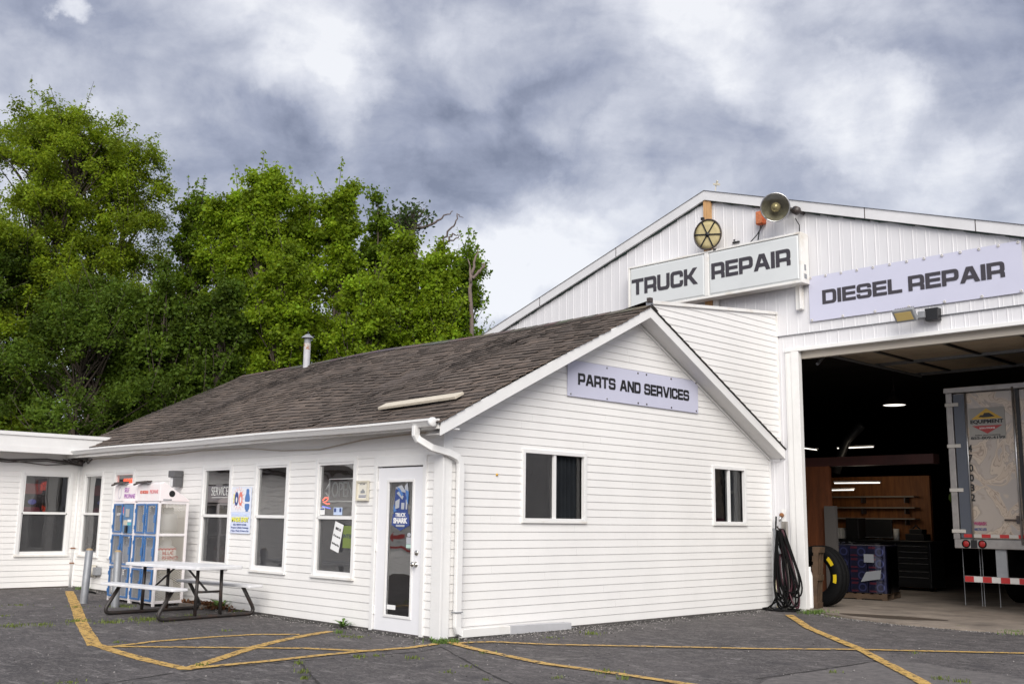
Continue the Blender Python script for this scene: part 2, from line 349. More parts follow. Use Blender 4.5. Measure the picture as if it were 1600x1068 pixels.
# ------------------------------------------------------------------ lettering
def rounded(poly, seg=5):
    out_ = []; n = len(poly)
    for i, p in enumerate(poly):
        r = p[2] if len(p) > 2 else 0
        P = Vector(p[:2])
        if not r: out_.append((P.x, P.y)); continue
        A = Vector(poly[i - 1][:2]); B = Vector(poly[(i + 1) % n][:2])
        a = P + (A - P).normalized() * r; b = P + (B - P).normalized() * r
        for k_ in range(seg + 1):
            t = k_ / seg; q = a * (1 - t) ** 2 + P * 2 * t * (1 - t) + b * t ** 2; out_.append((q.x, q.y))
    return out_
w = 1.1
GL = {
 'T': (1.1, [[(0, 1), (w, 1), (w, .8), (.68, .8), (.68, 0), (.42, 0), (.42, .8), (0, .8)]]),
 'R': (1.1, [[(0, 0), (0, 1), (w, 1, .28), (w, .43, .06), (w-.06, .36, .02), (w, .29, .06), (w, 0), (w-.26, 0), (w-.26, .28, .1), (.26, .28), (.26, 0)], [(.26, .8), (w-.26, .8, .1), (w-.26, .48, .1), (.26, .48)]]),
 'U': (1.1, [[(0, 1), (0, 0, .28), (w, 0, .28), (w, 1), (w-.26, 1), (w-.26, .2, .1), (.26, .2, .1), (.26, 1)]]),
 'C': (1.1, [[(w, .62), (w, 1, .28), (0, 1, .28), (0, 0, .28), (w, 0, .28), (w, .38), (w-.26, .38), (w-.26, .2, .08), (.26, .2, .1), (.26, .8, .1), (w-.26, .8, .08), (w-.26, .62)]]),
 'K': (1.16, [[(0, 0), (0, 1), (.26, 1), (.26, .62), (.4, .62), (.78, 1), (1.12, 1), (.64, .52), (1.16, 0), (.82, 0), (.42, .4), (.26, .4), (.26, 0)]]),
 'E': (1.02, [[(0, 0), (0, 1), (1.02, 1), (1.02, .8), (.26, .8), (.26, .6), (.98, .6), (.98, .41), (.26, .41), (.26, .2), (1.02, .2), (1.02, 0)]]),
 'P': (1.1, [[(0, 0), (0, 1), (w, 1, .28), (w, .27, .25), (.26, .27), (.26, 0)], [(.26, .8), (w-.26, .8, .1), (w-.26, .47, .1), (.26, .47)]]),
 'A': (1.26, [[(0, 0), (.42, 1), (.84, 1), (1.26, 0), (.97, 0), (.87, .22), (.39, .22), (.29, 0)], [(.47, .42), (.79, .42), (.63, .8)]]),
 'I': (.27, [[(0, 0), (0, 1), (.27, 1), (.27, 0)]]),
 'D': (1.1, [[(0, 0), (0, 1), (w, 1, .3), (w, 0, .3)], [(.26, .2), (.26, .8), (w-.26, .8, .12), (w-.26, .2, .12)]]),
 'S': (1.1, [[(w-.02, .695), (w-.02, 1, .26), (0, 1, .26), (0, .42, .18), (w-.26, .42, .06), (w-.26, .19, .06), (.24, .19, .06), (.24, .305), (-.02, .305), (-.02, 0, .26), (w, 0, .26), (w, .585, .18), (.26, .585, .06), (.26, .81, .06), (w-.28, .81, .06), (w-.28, .695)]]),
 'L': (1.0, [[(0, 0), (0, 1), (.26, 1), (.26, .2), (1.0, .2), (1.0, 0)]]),
 'N': (1.12, [[(0, 0), (0, 1), (.3, 1), (.86, .34), (.86, 1), (1.12, 1), (1.12, 0), (.82, 0), (.26, .66), (.26, 0)]]),
 'V': (1.26, [[(.42, 0), (0, 1), (.29, 1), (.63, .25), (.97, 1), (1.26, 1), (.84, 0)]]),
}
def curve_mesh(polys, depth, fat=0.):
    cu = bpy.data.curves.new('outline', 'CURVE'); cu.dimensions = '2D'; cu.fill_mode = 'BOTH'; cu.extrude = depth / 2; cu.offset = fat
    for poly in polys:
        sp = cu.splines.new('POLY'); sp.points.add(len(poly) - 1); sp.use_cyclic_u = True
        for p, (x, y) in zip(sp.points, poly): p.co = (x, y, 0, 1)
    o = bpy.data.objects.new('outline', cu); COL.objects.link(o)
    dg = bpy.context.evaluated_depsgraph_get(); me = bpy.data.meshes.new_from_object(o.evaluated_get(dg))
    bpy.data.objects.remove(o); bpy.data.curves.remove(cu); return me
def FACE(fr):
    o, a, b, n = (Vector(fr(*q)) for q in ((0, 0, 0), (1, 0, 0), (0, 1, 0), (0, 0, 1)))
    a -= o; b -= o; n -= o
    return Matrix(((a.x, b.x, n.x, o.x), (a.y, b.y, n.y, o.y), (a.z, b.z, n.z, o.z), (0, 0, 0, 1)))
def lettering(words, fr, n, m, parent, name='lettering', depth=.006):      # words: (text, s0, s1, t0, t1)
    polys = []
    for text, s0, s1, t0, t1 in words:
        x = 0; ls = []
        for ch in text:
            if ch == ' ': x += .62; continue
            wd, ps = GL[ch]; ls.append((x, ps)); x += wd + .11
        tot = x - .11; sx = (s1 - s0) / tot; sy = t1 - t0
        for x0, ps in ls:
            for p in ps: polys.append([(s0 + (x0 + a) * sx, t0 + b * sy) for a, b in rounded(p)])
    me = curve_mesh(polys, depth, (.012 if sy > .2 else .009) * sy); me.name = name; me.materials.append(m)
    me.transform(FACE(lambda s, t, q: fr(s, t, n + q)))
    return link(name, me, parent)
def flat(polys, fr, n, m, parent, name, depth=.003):
    me = curve_mesh(polys, depth); me.name = name; me.materials.append(m); me.transform(FACE(lambda s, t, q: fr(s, t, n + q)))
    return link(name, me, parent)
def text(body, fr, s0, s1, t0, t1, n, m, parent, name='lettering', bold=.012, depth=.003, keep=False, rot=0):
    cu = bpy.data.curves.new('text', 'FONT'); cu.body = body; cu.size = 1; cu.offset = bold; cu.extrude = .5
    o = bpy.data.objects.new('text', cu); COL.objects.link(o)
    dg = bpy.context.evaluated_depsgraph_get(); me = bpy.data.meshes.new_from_object(o.evaluated_get(dg))
    bpy.data.objects.remove(o); bpy.data.curves.remove(cu)
    vs = [v.co for v in me.vertices]; a0, a1 = min(v.x for v in vs), max(v.x for v in vs); b0, b1 = min(v.y for v in vs), max(v.y for v in vs)
    sx, sy = (s1 - s0) / (a1 - a0), (t1 - t0) / (b1 - b0); cs, ct = (s0 + s1) / 2, (t0 + t1) / 2
    for v in me.vertices:
        x, y = (v.co.x - (a0 + a1) / 2) * sx, (v.co.y - (b0 + b1) / 2) * sy
        x, y = x * math.cos(rot) - y * math.sin(rot), x * math.sin(rot) + y * math.cos(rot)
        v.co = fr(cs + x, ct + y, n + v.co.z * depth)
    me.name = name; me.materials.append(m); return link(name, me, parent)
def ell(cx, cy, rx, ry, n=20): return [(cx + rx * math.cos(2 * math.pi * i / n), cy + ry * math.sin(2 * math.pi * i / n)) for i in range(n)]
def rect(a, b, c, d): return [(a, c), (b, c), (b, d), (a, d)]

# ------------------------------------------------------------------ siding
def clip(poly, ax, lim, keep_gt):
    res = []
    for i in range(len(poly)):
        P, Q = poly[i - 1], poly[i]; a = P[ax] - lim; b = Q[ax] - lim
        if not keep_gt: a, b = -a, -b
        if (a >= 0) != (b >= 0):
            t = a / (a - b); res.append((P[0] + (Q[0] - P[0]) * t, P[1] + (Q[1] - P[1]) * t))
        if b >= 0: res.append(Q)
    return res
def siding(mb, fr, poly, z0, z1, ex=.1016, holes=(), lap=.0108, seed=1, seams=True):
    rnd = random.Random(seed); nb = int(math.ceil((z1 - z0) / ex))
    smin = min(p[0] for p in poly); smax = max(p[0] for p in poly)
    for b in range(nb):
        jts = []; jx = smin + rnd.uniform(.4, 3.6)
        while jx < smax: jts.append(jx); jx += rnd.uniform(2.4, 3.66)
        a0, a1 = z0 + b * ex, min(z0 + (b + 1) * ex, z1)
        cuts = sorted({a0, a1} | {h[k_] for h in holes for k_ in (2, 3) if a0 < h[k_] < a1})
        wob_ = [rnd.uniform(-.0025, .0025) for _ in range(2)]
        for c0, c1 in zip(cuts, cuts[1:]):
            iv = [(smin, smax)]
            for h in holes:
                if h[2] < (c0 + c1) / 2 < h[3]:
                    nv = []
                    for s0, s1 in iv:
                        if h[0] > s0: nv.append((s0, min(s1, h[0])))
                        if h[1] < s1: nv.append((max(s0, h[1]), s1))
                    iv = [q for q in nv if q[1] - q[0] > 1e-4]
            jo = {}; iv2 = []
            for s0, s1 in iv:
                cs_ = [s0] + [j for j in jts if s0 < j < s1] + [s1]
                for q0, q1 in zip(cs_, cs_[1:]): jo[(q0, q1)] = .0006 * (sum(j <= q0 for j in jts) % 2); iv2.append((q0, q1))
            iv = iv2
            for s0, s1 in iv:
                p = poly
                sg = jo[(s0, s1)]
                for ax, lim, g in ((0, s0, True), (0, s1, False), (1, c0, True), (1, c1, False)):
                    p = clip(p, ax, lim, g) if len(p) > 2 else []
                if len(p) < 3: continue
                nz = lambda t: lap + sg + (.003 - lap) * (t - a0) / ex
                mb.add([fr(s, t, nz(t)) for s, t in p], [list(range(len(p)))])
                if c0 == a0:
                    bt = [q for q in p if abs(q[1] - c0) < 1e-5]
                    if len(bt) >= 2:
                        u0, u1 = min(q[0] for q in bt), max(q[0] for q in bt)
                        mb.add([fr(u0, c0, lap), fr(u1, c0, lap), fr(u1, c0, -.004), fr(u0, c0, -.004)], [(0, 1, 2, 3)])
                        mb.add([fr(u0, c0 + .004, lap + .0015), fr(u1, c0 + .004, lap + .0015), fr(u1, c0, lap), fr(u0, c0, lap)], [(0, 1, 2, 3)])
    return mb

# ------------------------------------------------------------------ windows
def hung_window(parent, fr, s0, s1, z0, z1, mid, screen=True):
    mb = MB(); c = .075
    fbox(mb, fr, s0 - c, s0 - .012, z0 - .05, z1 + c, -.02, .026); fbox(mb, fr, s1 + .012, s1 + c, z0 - .05, z1 + c, -.02, .026)
    fbox(mb, fr, s0 - .012, s1 + .012, z1 + .012, z1 + c, -.02, .024)
    wdw = mb.build('window', TRIMW, parent, bevel=.004)
    fbox(m2 := MB(), fr, s0 - c - .012, s1 + c + .012, z0 - .085, z0 - .05, -.02, .045); m2.build('sill', DIRTYW, wdw, bevel=.004)
    m3 = MB()
    fbox(m3, fr, s0 - .012, s0 + .018, mid, z1 + .012, -.05, .012); fbox(m3, fr, s1 - .018, s1 + .012, mid, z1 + .012, -.05, .012)
    fbox(m3, fr, s0 + .018, s1 - .018, z1 - .018, z1 + .012, -.05, .012); fbox(m3, fr, s0 + .018, s1 - .018, mid - .022, mid + .022, -.05, .014)
    m3.build('upper_sash', TRIMW, wdw)
    m4 = MB()
    fbox(m4, fr, s0 - .012, s0 + .014, z0 - .05, mid - .022, -.055, .003); fbox(m4, fr, s1 - .014, s1 + .012, z0 - .05, mid - .022, -.055, .003)
    fbox(m4, fr, s0 + .014, s1 - .014, z0 - .05, z0 + .012, -.055, .003)
    m4.build('lower_sash', TRIMW, wdw)
    MB().quad(fr(s0 + .018, mid + .022, -.02), fr(s1 - .018, mid + .022, -.02), fr(s1 - .018, z1 - .018, -.02), fr(s0 + .018, z1 - .018, -.02)).build('pane', GLASS, wdw)
    MB().quad(fr(s0 + .014, z0 + .012, -.04), fr(s1 - .014, z0 + .012, -.04), fr(s1 - .014, mid - .022, -.04), fr(s0 + .014, mid - .022, -.04)).build('pane', GLASS, wdw)
    if screen: MB().quad(fr(s0 + .014, z0 + .012, -.012), fr(s1 - .014, z0 + .012, -.012), fr(s1 - .014, mid - .022, -.012), fr(s0 + .014, mid - .022, -.012)).build('insect_screen', SCREEN, wdw)
    return wdw
def slider_window(parent, fr, s0, s1, z0, z1):
    mb = MB(); c = .06; mid = (s0 + s1) / 2
    fbox(mb, fr, s0 - c, s0 - .008, z0 - .04, z1 + c, -.03, .03); fbox(mb, fr, s1 + .008, s1 + c, z0 - .04, z1 + c, -.03, .03)
    fbox(mb, fr, s0 - .008, s1 + .008, z1 + .008, z1 + c, -.03, .028); fbox(mb, fr, s0 - .008, s1 + .008, z0 - .04, z0 - .008, -.03, .028)
    wdw = mb.build('window', TRIMW, parent, bevel=.004)
    fbox(m2 := MB(), fr, s0 - c - .005, s1 + c + .005, z0 - .07, z0 - .04, -.02, .036); m2.build('sill', DIRTYW, wdw, bevel=.003)
    fbox(m3 := MB(), fr, mid - .025, mid + .022, z0 - .008, z1 + .008, -.05, .012); m3.build('mullion', TRIMW, wdw)
    for a, b, n in ((s0 - .008, mid - .025, -.02), (mid + .022, s1 + .008, -.045)):
        MB().quad(fr(a, z0 - .008, n), fr(b, z0 - .008, n), fr(b, z1 + .008, n), fr(a, z1 + .008, n)).build('pane', GLASSL, wdw)
    m = MB(); s_ = mid + .03; nst = 26                    # hanging curtain behind the right half
    cs = [(mid + .10 + (s1 - mid - .10) * i / nst, -.13 - .035 * math.sin(i * 1.35) - .01 * math.sin(i * .5)) for i in range(nst + 1)]
    for (a, na), (b, nb_) in zip(cs, cs[1:]): m.quad(fr(a, z0 - .02, na), fr(b, z0 - .02, nb_), fr(b, z1, nb_), fr(a, z1, na))
    m.build('curtain', CURTAIN, wdw, smooth=True)
    return wdw
D = 7.259
LINES = [([(-9.768, -0.484), (-6.817, -1.533), (-4.239, -2.476), (-1.805, -3.306)], 0.15),
         ([(-1.976, -3.249), (-1.217, -3.337), (-0.389, -3.379), (0.390, -3.362)], 0.13),
         ([(0.413, -3.399), (-0.080, -2.764), (-0.670, -2.023), (-1.007, -1.497), (-1.267, -0.985), (-1.450, -0.532)], 0.13),
         ([(-1.566, -3.268), (-1.752, -2.670), (-1.763, -1.966), (-1.685, -1.426), (-1.378, -1.020)], 0.10),
         ([(-1.630, -3.262), (-1.114, -2.686), (-0.616, -2.133), (-0.198, -1.683), (0.372, -1.302)], 0.10),
         ([(0.382, -3.308), (0.408, -2.518), (0.360, -1.895), (0.352, -1.412), (0.429, -0.787), (0.344, -0.334)], 0.11),
         ([(0.286, -0.114), (1.001, -0.320), (2.214, -0.534), (3.066, -0.480), (3.832, -0.483), (4.354, -0.430)], 0.11),
         ([(0.445, -0.203), (0.488, 0.049), (0.600, 0.294), (1.131, 0.589), (1.923, 1.324), (2.966, 2.294), (3.638, 3.065), (4.994, 4.259), (5.407, 4.611)], 0.10),
         ([(0.859, 6.276), (2.097, 4.716), (3.580, 3.177), (5.175, 1.280), (5.851, 0.473)], 0.12)]
CRACKS = [[(1.078, -4.929), (0.704, -4.212), (0.440, -3.236), (0.524, -2.726), (0.560, -2.179), (0.679, -1.489), (0.724, -0.850), (0.556, -0.440)],
          [(0.637, -2.302), (1.173, -2.579), (1.853, -2.909), (2.202, -3.099)],
          [(4.083, 0.287), (4.165, 1.279), (4.215, 2.360)],
          [(-4.320, -3.883), (-4.355, -3.433), (-4.551, -2.902), (-4.266, -2.231), (-4.297, -1.376)],
          [(0.556, -0.440), (2.263, -1.351), (2.892, -1.635)]]
GRASS = [(0.288, -0.211, 160, 0.1, 0.05), (0.309, -0.085, 80, 0.1, 0.04), (0.97, 6.98, 240, 0.16, 0.06), (0.859, 6.824, 80, 0.1, 0.05), (-1.267, -0.526, 50, 0.05, 0.04), (-0.893, -0.714, 40, 0.1, 0.02), (-0.74, -0.621, 40, 0.1, 0.02), (1.093, -1.278, 40, 0.05, 0.03), (0.268, -3.184, 30, 0.05, 0.03), (0.697, -2.369, 40, 0.05, 0.03), (1.211, -2.658, 30, 0.04, 0.03), (1.542, -2.847, 30, 0.04, 0.03), (2.957, -0.488, 60, 0.1, 0.03), (3.322, -0.651, 40, 0.06, 0.03), (-0.204, 0.886, 40, 0.08, 0.02), (0.722, 1.875, 60, 0.1, 0.03), (0.694, 1.154, 30, 0.1, 0.02), (1.842, -1.212, 20, 0.05, 0.02), (2.597, -1.662, 20, 0.05, 0.02), (2.041, -1.627, 20, 0.05, 0.02), (1.24, -0.447, 30, 0.1, 0.02), (2.888, -1.069, 20, 0.05, 0.02), (-4.066, -1.666, 260, 0.22, 0.03), (-4.036, -2.2, 120, 0.15, 0.03), (-6.216, -1.072, 160, 0.16, 0.03), (-4.214, -2.984, 100, 0.18, 0.03), (-4.265, -3.312, 90, 0.2, 0.03), (-4.432, -2.457, 80, 0.12, 0.03), (-10.113, -0.091, 120, 0.1, 0.05), (-4.216, -0.945, 80, 0.1, 0.03), (-3.98, -0.779, 80, 0.1, 0.03), (-4.469, -0.106, 30, 0.1, 0.03), (-7.28, -2.202, 60, 0.12, 0.02), (-6.479, -1.647, 60, 0.12, 0.02), (0.678, -1.648, 40, 0.06, 0.03), (0.72, -1.438, 30, 0.06, 0.02), (3.313, 6.622, 60, 0.08, 0.03), (4.15, 6.413, 120, 0.12, 0.05), (5.189, 1.651, 40, 0.06, 0.03), (5.387, 1.597, 40, 0.05, 0.03), (4.332, 1.22, 20, 0.05, 0.03), (4.187, 3.316, 20, 0.05, 0.02), (-5.305, -1.283, 60, 0.1, 0.03), (-5.67, -2.963, 40, 0.1, 0.02), (-1.926, -2.994, 30, 0.05, 0.02), (-2.28, -1.518, 20, 0.06, 0.02), (0.5, -4.462, 30, 0.08, 0.02), (1.375, 6.639, 14, 0.06, 0.025), (1.499, 6.652, 14, 0.06, 0.025), (1.622, 6.665, 14, 0.06, 0.025), (1.745, 6.677, 14, 0.06, 0.025), (1.866, 6.688, 14, 0.06, 0.025), (1.987, 6.698, 14, 0.06, 0.025), (2.108, 6.706, 14, 0.06, 0.025), (2.228, 6.712, 14, 0.06, 0.025), (2.348, 6.716, 14, 0.06, 0.025), (2.467, 6.718, 14, 0.06, 0.025), (2.586, 6.717, 14, 0.06, 0.025), (2.705, 6.715, 14, 0.06, 0.025), (2.824, 6.709, 14, 0.06, 0.025), (2.942, 6.702, 14, 0.06, 0.025), (3.06, 6.692, 14, 0.06, 0.025), (3.178, 6.68, 14, 0.06, 0.025), (3.294, 6.666, 14, 0.06, 0.025), (3.41, 6.65, 14, 0.06, 0.025), (3.526, 6.633, 14, 0.06, 0.025), (3.64, 6.614, 14, 0.06, 0.025), (3.754, 6.594, 14, 0.06, 0.025), (3.866, 6.573, 14, 0.06, 0.025), (3.977, 6.552, 14, 0.06, 0.025), (4.087, 6.531, 14, 0.06, 0.025)]
PATCH = [(4.552, -0.728), (4.158, 0.379), (4.187, 1.239), (4.26, 2.339), (4.606, 2.545), (5.039, 2.439), (5.697, 2.277), (6.453, 1.571)]
# ================================================================== ground
def ground_mat():
    m = mat('worn_asphalt', (.07, .065, .07), .85); t = m.node_tree; b = t.nodes['Principled BSDF']; l = t.links
    c = t.nodes.new('ShaderNodeTexCoord')
    def tn(scale, det, ro, st=(1, 1, 1), rot=0, dist=0):
        mp = t.nodes.new('ShaderNodeMapping'); mp.inputs['Scale'].default_value = st; mp.inputs['Rotation'].default_value = (0, 0, rot); l.new(c.outputs['Object'], mp.inputs[0])
        n = t.nodes.new('ShaderNodeTexNoise'); n.inputs['Scale'].default_value = scale; n.inputs['Detail'].default_value = det; n.inputs['Roughness'].default_value = ro; n.inputs['Distortion'].default_value = dist
        l.new(mp.outputs[0], n.inputs['Vector']); return n.outputs[0]
    def ramp(x, a, z, ca, cz):
        r = t.nodes.new('ShaderNodeValToRGB'); r.color_ramp.elements[0].position = a; r.color_ramp.elements[1].position = z
        r.color_ramp.elements[0].color = (*ca, 1); r.color_ramp.elements[1].color = (*cz, 1); l.new(x, r.inputs[0]); return r.outputs[0]
    def mixc(f, a, z):
        n = t.nodes.new('ShaderNodeMix'); n.data_type = 'RGBA'; l.new(f, n.inputs[0])
        for i, x in ((6, a), (7, z)):
            if isinstance(x, tuple): n.inputs[i].default_value = (*x, 1)
            else: l.new(x, n.inputs[i])
        return n.outputs[2]
    big = ramp(tn(.55, 7, .66), .38, .64, (.024, .021, .022), (.078, .069, .069))
    grit = ramp(tn(30, 5, .85), .47, .66, (0, 0, 0), (1, 1, 1))
    mott = ramp(tn(11, 6, .75), .40, .66, (0, 0, 0), (.65, .65, .65)); big = mixc(mott, big, (.038, .034, .037))
    lite = ramp(tn(6.5, 7, .82, (1, 1, 1), 0, .4), .50, .62, (0, 0, 0), (.7, .7, .7)); big = mixc(lite, big, (.135, .121, .116))
    col = mixc(grit, big, (.160, .143, .138))
    streak = ramp(tn(2.6, 10, .85, (1, 3.0, 1), .75, 1.0), .53, .64, (0, 0, 0), (.8, .8, .8))
    col = mixc(streak, col, (.27, .25, .24))
    patch = ramp(tn(.8, 5, .7, (1, 1, 1), 0, .5), .62, .70, (0, 0, 0), (.55, .55, .55))
    col = mixc(patch, col, (.21, .195, .18))
    dk = ramp(tn(2.3, 5, .65), .54, .70, (0, 0, 0), (.8, .8, .8)); col = mixc(dk, col, (.034, .031, .034))
    # hairline cracks
    mp = t.nodes.new('ShaderNodeMapping'); l.new(c.outputs['Object'], mp.inputs[0])
    nn = t.nodes.new('ShaderNodeTexNoise'); nn.inputs['Scale'].default_value = 1.3; nn.inputs['Detail'].default_value = 5; l.new(mp.outputs[0], nn.inputs['Vector'])
    va = t.nodes.new('ShaderNodeVectorMath'); va.operation = 'MULTIPLY_ADD'; va.inputs[1].default_value = (1.1, 1.1, 0); l.new(nn.outputs['Color'], va.inputs[0]); l.new(mp.outputs[0], va.inputs[2])
    v = t.nodes.new('ShaderNodeTexVoronoi'); v.feature = 'DISTANCE_TO_EDGE'; v.inputs['Scale'].default_value = .34; l.new(va.outputs[0], v.inputs['Vector'])
    crack = ramp(v.outputs['Distance'], .0012, .0045, (.55, .55, .55), (0, 0, 0))
    col = mixc(crack, col, (.022, .02, .02))
    l.new(col, b.inputs['Base Color'])
    bp = t.nodes.new('ShaderNodeBump'); bp.inputs['Strength'].default_value = .5; bp.inputs['Distance'].default_value = .012; l.new(tn(60, 4, .7), bp.inputs['Height']); l.new(bp.outputs[0], b.inputs['Normal'])
    return m
ASPH = ground_mat()
tag(MB().quad((-900, -900, 0), (900, -900, 0), (900, 900, 0), (-900, 900, 0)).build('ground', ASPH), kind='structure')
GRASSG = mat('grass_ground', (.05, .085, .02), .95, var=.5, scale=1.5, bump=.4, bscale=8)
lawn = MB()
for (a, b_, c_, d_) in ((-400, -17.5, -60, 400), (-17.5, -8.4, 7.6, 400), (-8.4, 400, 26.5, 400)): lawn.quad((a, c_, .004), (b_, c_, .004), (b_, d_, .004), (a, d_, .004))
tag(lawn.build('lawn', GRASSG), kind='structure')

slab = [(.62, 7.20), (.68, 7.12), (1.32, 6.74), (1.9, 6.48), (2.54, 6.31), (3.46, 6.27), (4.23, 6.40), (5.2, 6.9), (5.2, 7.2)]
mb = MB(); mb.prism([(x, y) for x, y in slab][::-1], lambda s, t, n=0: (s, t, n), -.02, .028)
mb.quad((-8.0, 7.2, .028), (5.7, 7.2, .028), (5.7, 26, .028), (-8.0, 26, .028))
tag(mb.build('concrete_floor', CONC), kind='structure')
mb = MB(); rs = random.Random(4)
pts = [(2.1 + .75 * math.cos(a) * (1 + .15 * math.sin(3 * a)), 7.05 + .26 * math.sin(a) + .12 * math.cos(a), .032) for a in [i * math.pi / 14 for i in range(28)]]
mb.add(pts, [list(range(28))]); tag(mb.build('oil_stain', mat('oil_stain', (.07, .05, .035), .7, var=.4, scale=5)), kind='structure')

# faded yellow paint, worn through to the asphalt
YP = mat('faded_yellow_paint', (.60, .38, .10), .7, col2=(.44, .27, .08), scale=5); t = YP.node_tree
n = t.nodes.new('ShaderNodeTexNoise'); n.inputs['Scale'].default_value = 14; n.inputs['Detail'].default_value = 7; n.inputs['Roughness'].default_value = .75
c = t.nodes.new('ShaderNodeTexCoord'); t.links.new(c.outputs['Object'], n.inputs['Vector'])
r = t.nodes.new('ShaderNodeValToRGB'); r.color_ramp.elements[0].position = .41; r.color_ramp.elements[1].position = .48; t.links.new(n.outputs[0], r.inputs[0])
tr = t.nodes.new('ShaderNodeBsdfTransparent'); mxs = t.nodes.new('ShaderNodeMixShader'); t.links.new(r.outputs[0], mxs.inputs[0])
t.links.new(tr.outputs[0], mxs.inputs[1]); t.links.new(t.nodes['Principled BSDF'].outputs[0], mxs.inputs[2]); t.links.new(mxs.outputs[0], t.nodes['Material Output'].inputs[0])
def strip(pts, wd, z, name, m, jit=.006):
    # smooth polyline into a ribbon lying on the pavement
    P = [Vector((*p, 0)) for p in pts]; Q = []
    for i in range(len(P) - 1):
        for k_ in range(10): Q.append(P[i].lerp(P[i + 1], k_ / 10))
    Q.append(P[-1]); mb = MB(); rr = random.Random(len(pts)); L_, R_ = [], []
    for i, p in enumerate(Q):
        d = (Q[min(i + 1, len(Q) - 1)] - Q[max(i - 1, 0)]).normalized(); nrm_ = Vector((-d.y, d.x, 0))
        L_.append(p + nrm_ * (wd / 2 + rr.uniform(-jit, jit)) + Vector((0, 0, z))); R_.append(p - nrm_ * (wd / 2 + rr.uniform(-jit, jit)) + Vector((0, 0, z)))
    for i in range(len(Q) - 1): mb.quad(L_[i], R_[i], R_[i + 1], L_[i + 1])
    return tag(mb.build(name, m), kind='structure')
for i, (pts, wd) in enumerate(LINES): strip(pts, wd, .004 + .0012 * i, 'parking_line', YP)
CRK = mat('pavement_crack', (.026, .023, .022), .95)
for i, pts in enumerate(CRACKS): strip(pts, .018, .0035, 'pavement_crack', CRK, .011)
PATM = mat('pale_asphalt_patch', (.15, .135, .13), .9, col2=(.085, .078, .077), scale=9, bump=.4, bscale=60)
mb = MB(); mb.add([(x, y, .0022) for x, y in PATCH], [list(range(len(PATCH)))]); tag(mb.build('asphalt_patch', PATM), kind='structure')
# dark gravelly seam where the asphalt meets the office walls
strip([(-10.8, -.06), (-8, -.09), (-5, -.10), (-2, -.09), (.05, -.10), (.13, .1), (.12, 2), (.10, 5), (.12, 7.1)], .20, .0028, 'wall_seam', mat('seam_dirt', (.03, .026, .024), .95, var=.5, scale=25), .04)

# ================================================================== office building
off = thing('office_building', (-5.4, 3.6, 0), 'low white clapboard office with brown shingled gable roof in front of the shop', 'building')
LW = FY(); GW = FX()
WZ0, WZ1, WM = .665, 2.109, 1.385
wins = [(-5.881, -5.074), (-4.253, -3.45), (-2.628, -1.808), (-10.608, -9.854), (-9.25, -8.52)]
holes = [(a - .02, b + .02, WZ0 - .05, WZ1 + .02) for a, b in wins] + [(-1.30, -.33, -.1, 2.12)]
siding(MB(), LW, [(-10.874, .0), (-.14, .0), (-.14, 2.56), (-10.874, 2.56)], .02, 2.56, holes=holes).build('long_wall', VINYL, off)
b0 = siding(MB(), LW, [(-10.874, .0), (-.14, .0), (-.14, 2.56), (-10.874, 2.56)], .02, 2.56, holes=holes, seed=2) if 0 else None
g1 = (1.379, 2.501, 1.42, 2.239); g2 = (5.6, 6.421, 1.411, 2.215)
gh = [(g[0] - .02, g[1] + .02, g[2] - .03, g[3] + .02) for g in (g1, g2)]
gpoly = [(.10, .0), (7.245, .0), (7.245, 2.47), (3.70, 4.345), (.10, 2.545)]
siding(MB(), GW, gpoly, .02, 4.36, holes=gh, seed=3).build('gable_wall', VINYL, off)
mb = MB(); fbox(mb, LW, -.145, .030, .0, 2.56, -.01, .030); fbox(mb, GW, .0, .113, .0, 2.545, -.01, .030); mb.build('corner_board', TRIMW, off, bevel=.004)
mb = MB(); fbox(mb, GW, 7.215, 7.25, 0, 2.46, .0, .022); mb.build('end_trim', TRIMW, off)
# base flashing strip under the siding
mb = MB(); fbox(mb, LW, -10.874, -1.35, -.05, .02, -.03, .003); fbox(mb, LW, -.29, -.14, -.05, .02, -.03, .003); fbox(mb, GW, .113, 7.245, -.05, .02, -.03, .003); mb.build('base_strip', mat('foundation', (.12, .11, .105), .9), off)
for a, b in wins: hung_window(off, LW, a, b, WZ0, WZ1, WM)
slider_window(off, GW, *g1); slider_window(off, GW, *g2)
# door
mb = MB(); fbox(mb, LW, -1.345, -1.279, -.01, 2.165, -.06, .032); fbox(mb, LW, -.352, -.288, -.01, 2.165, -.06, .032); fbox(mb, LW, -1.279, -.352, 2.036, 2.165, -.06, .030)
mb.build('door_frame', TRIMW, off, bevel=.004)
mb = MB(); d0, d1, e0, e1, f0, f1 = -1.268, -.362, -1.05, -.56, .21, 1.84
fbox(mb, LW, d0, e0, .015, 2.02, -.035, .006); fbox(mb, LW, e1, d1, .015, 2.02, -.035, .006); fbox(mb, LW, e0, e1, .015, f0, -.035, .006); fbox(mb, LW, e0, e1, f1, 2.02, -.035, .006)
door = mb.build('door', mat('white_door_paint', (.80, .80, .83), .35, var=.03, scale=3), off)
mb = MB(); q = .03
fbox(mb, LW, e0 - q, e0 + .004, f0 - q, f1 + q, .0, .017); fbox(mb, LW, e1 - .004, e1 + q, f0 - q, f1 + q, .0, .017); fbox(mb, LW, e0 + .004, e1 - .004, f0 - q, f0 + .004, .0, .017); fbox(mb, LW, e0 + .004, e1 - .004, f1 - .004, f1 + q, .0, .017)
mb.build('glazing_bead', TRIMW, door, bevel=.004)
MB().quad(LW(e0, f0, -.01), LW(e1, f0, -.01), LW(e1, f1, -.01), LW(e0, f1, -.01)).build('pane', GLASS, door)
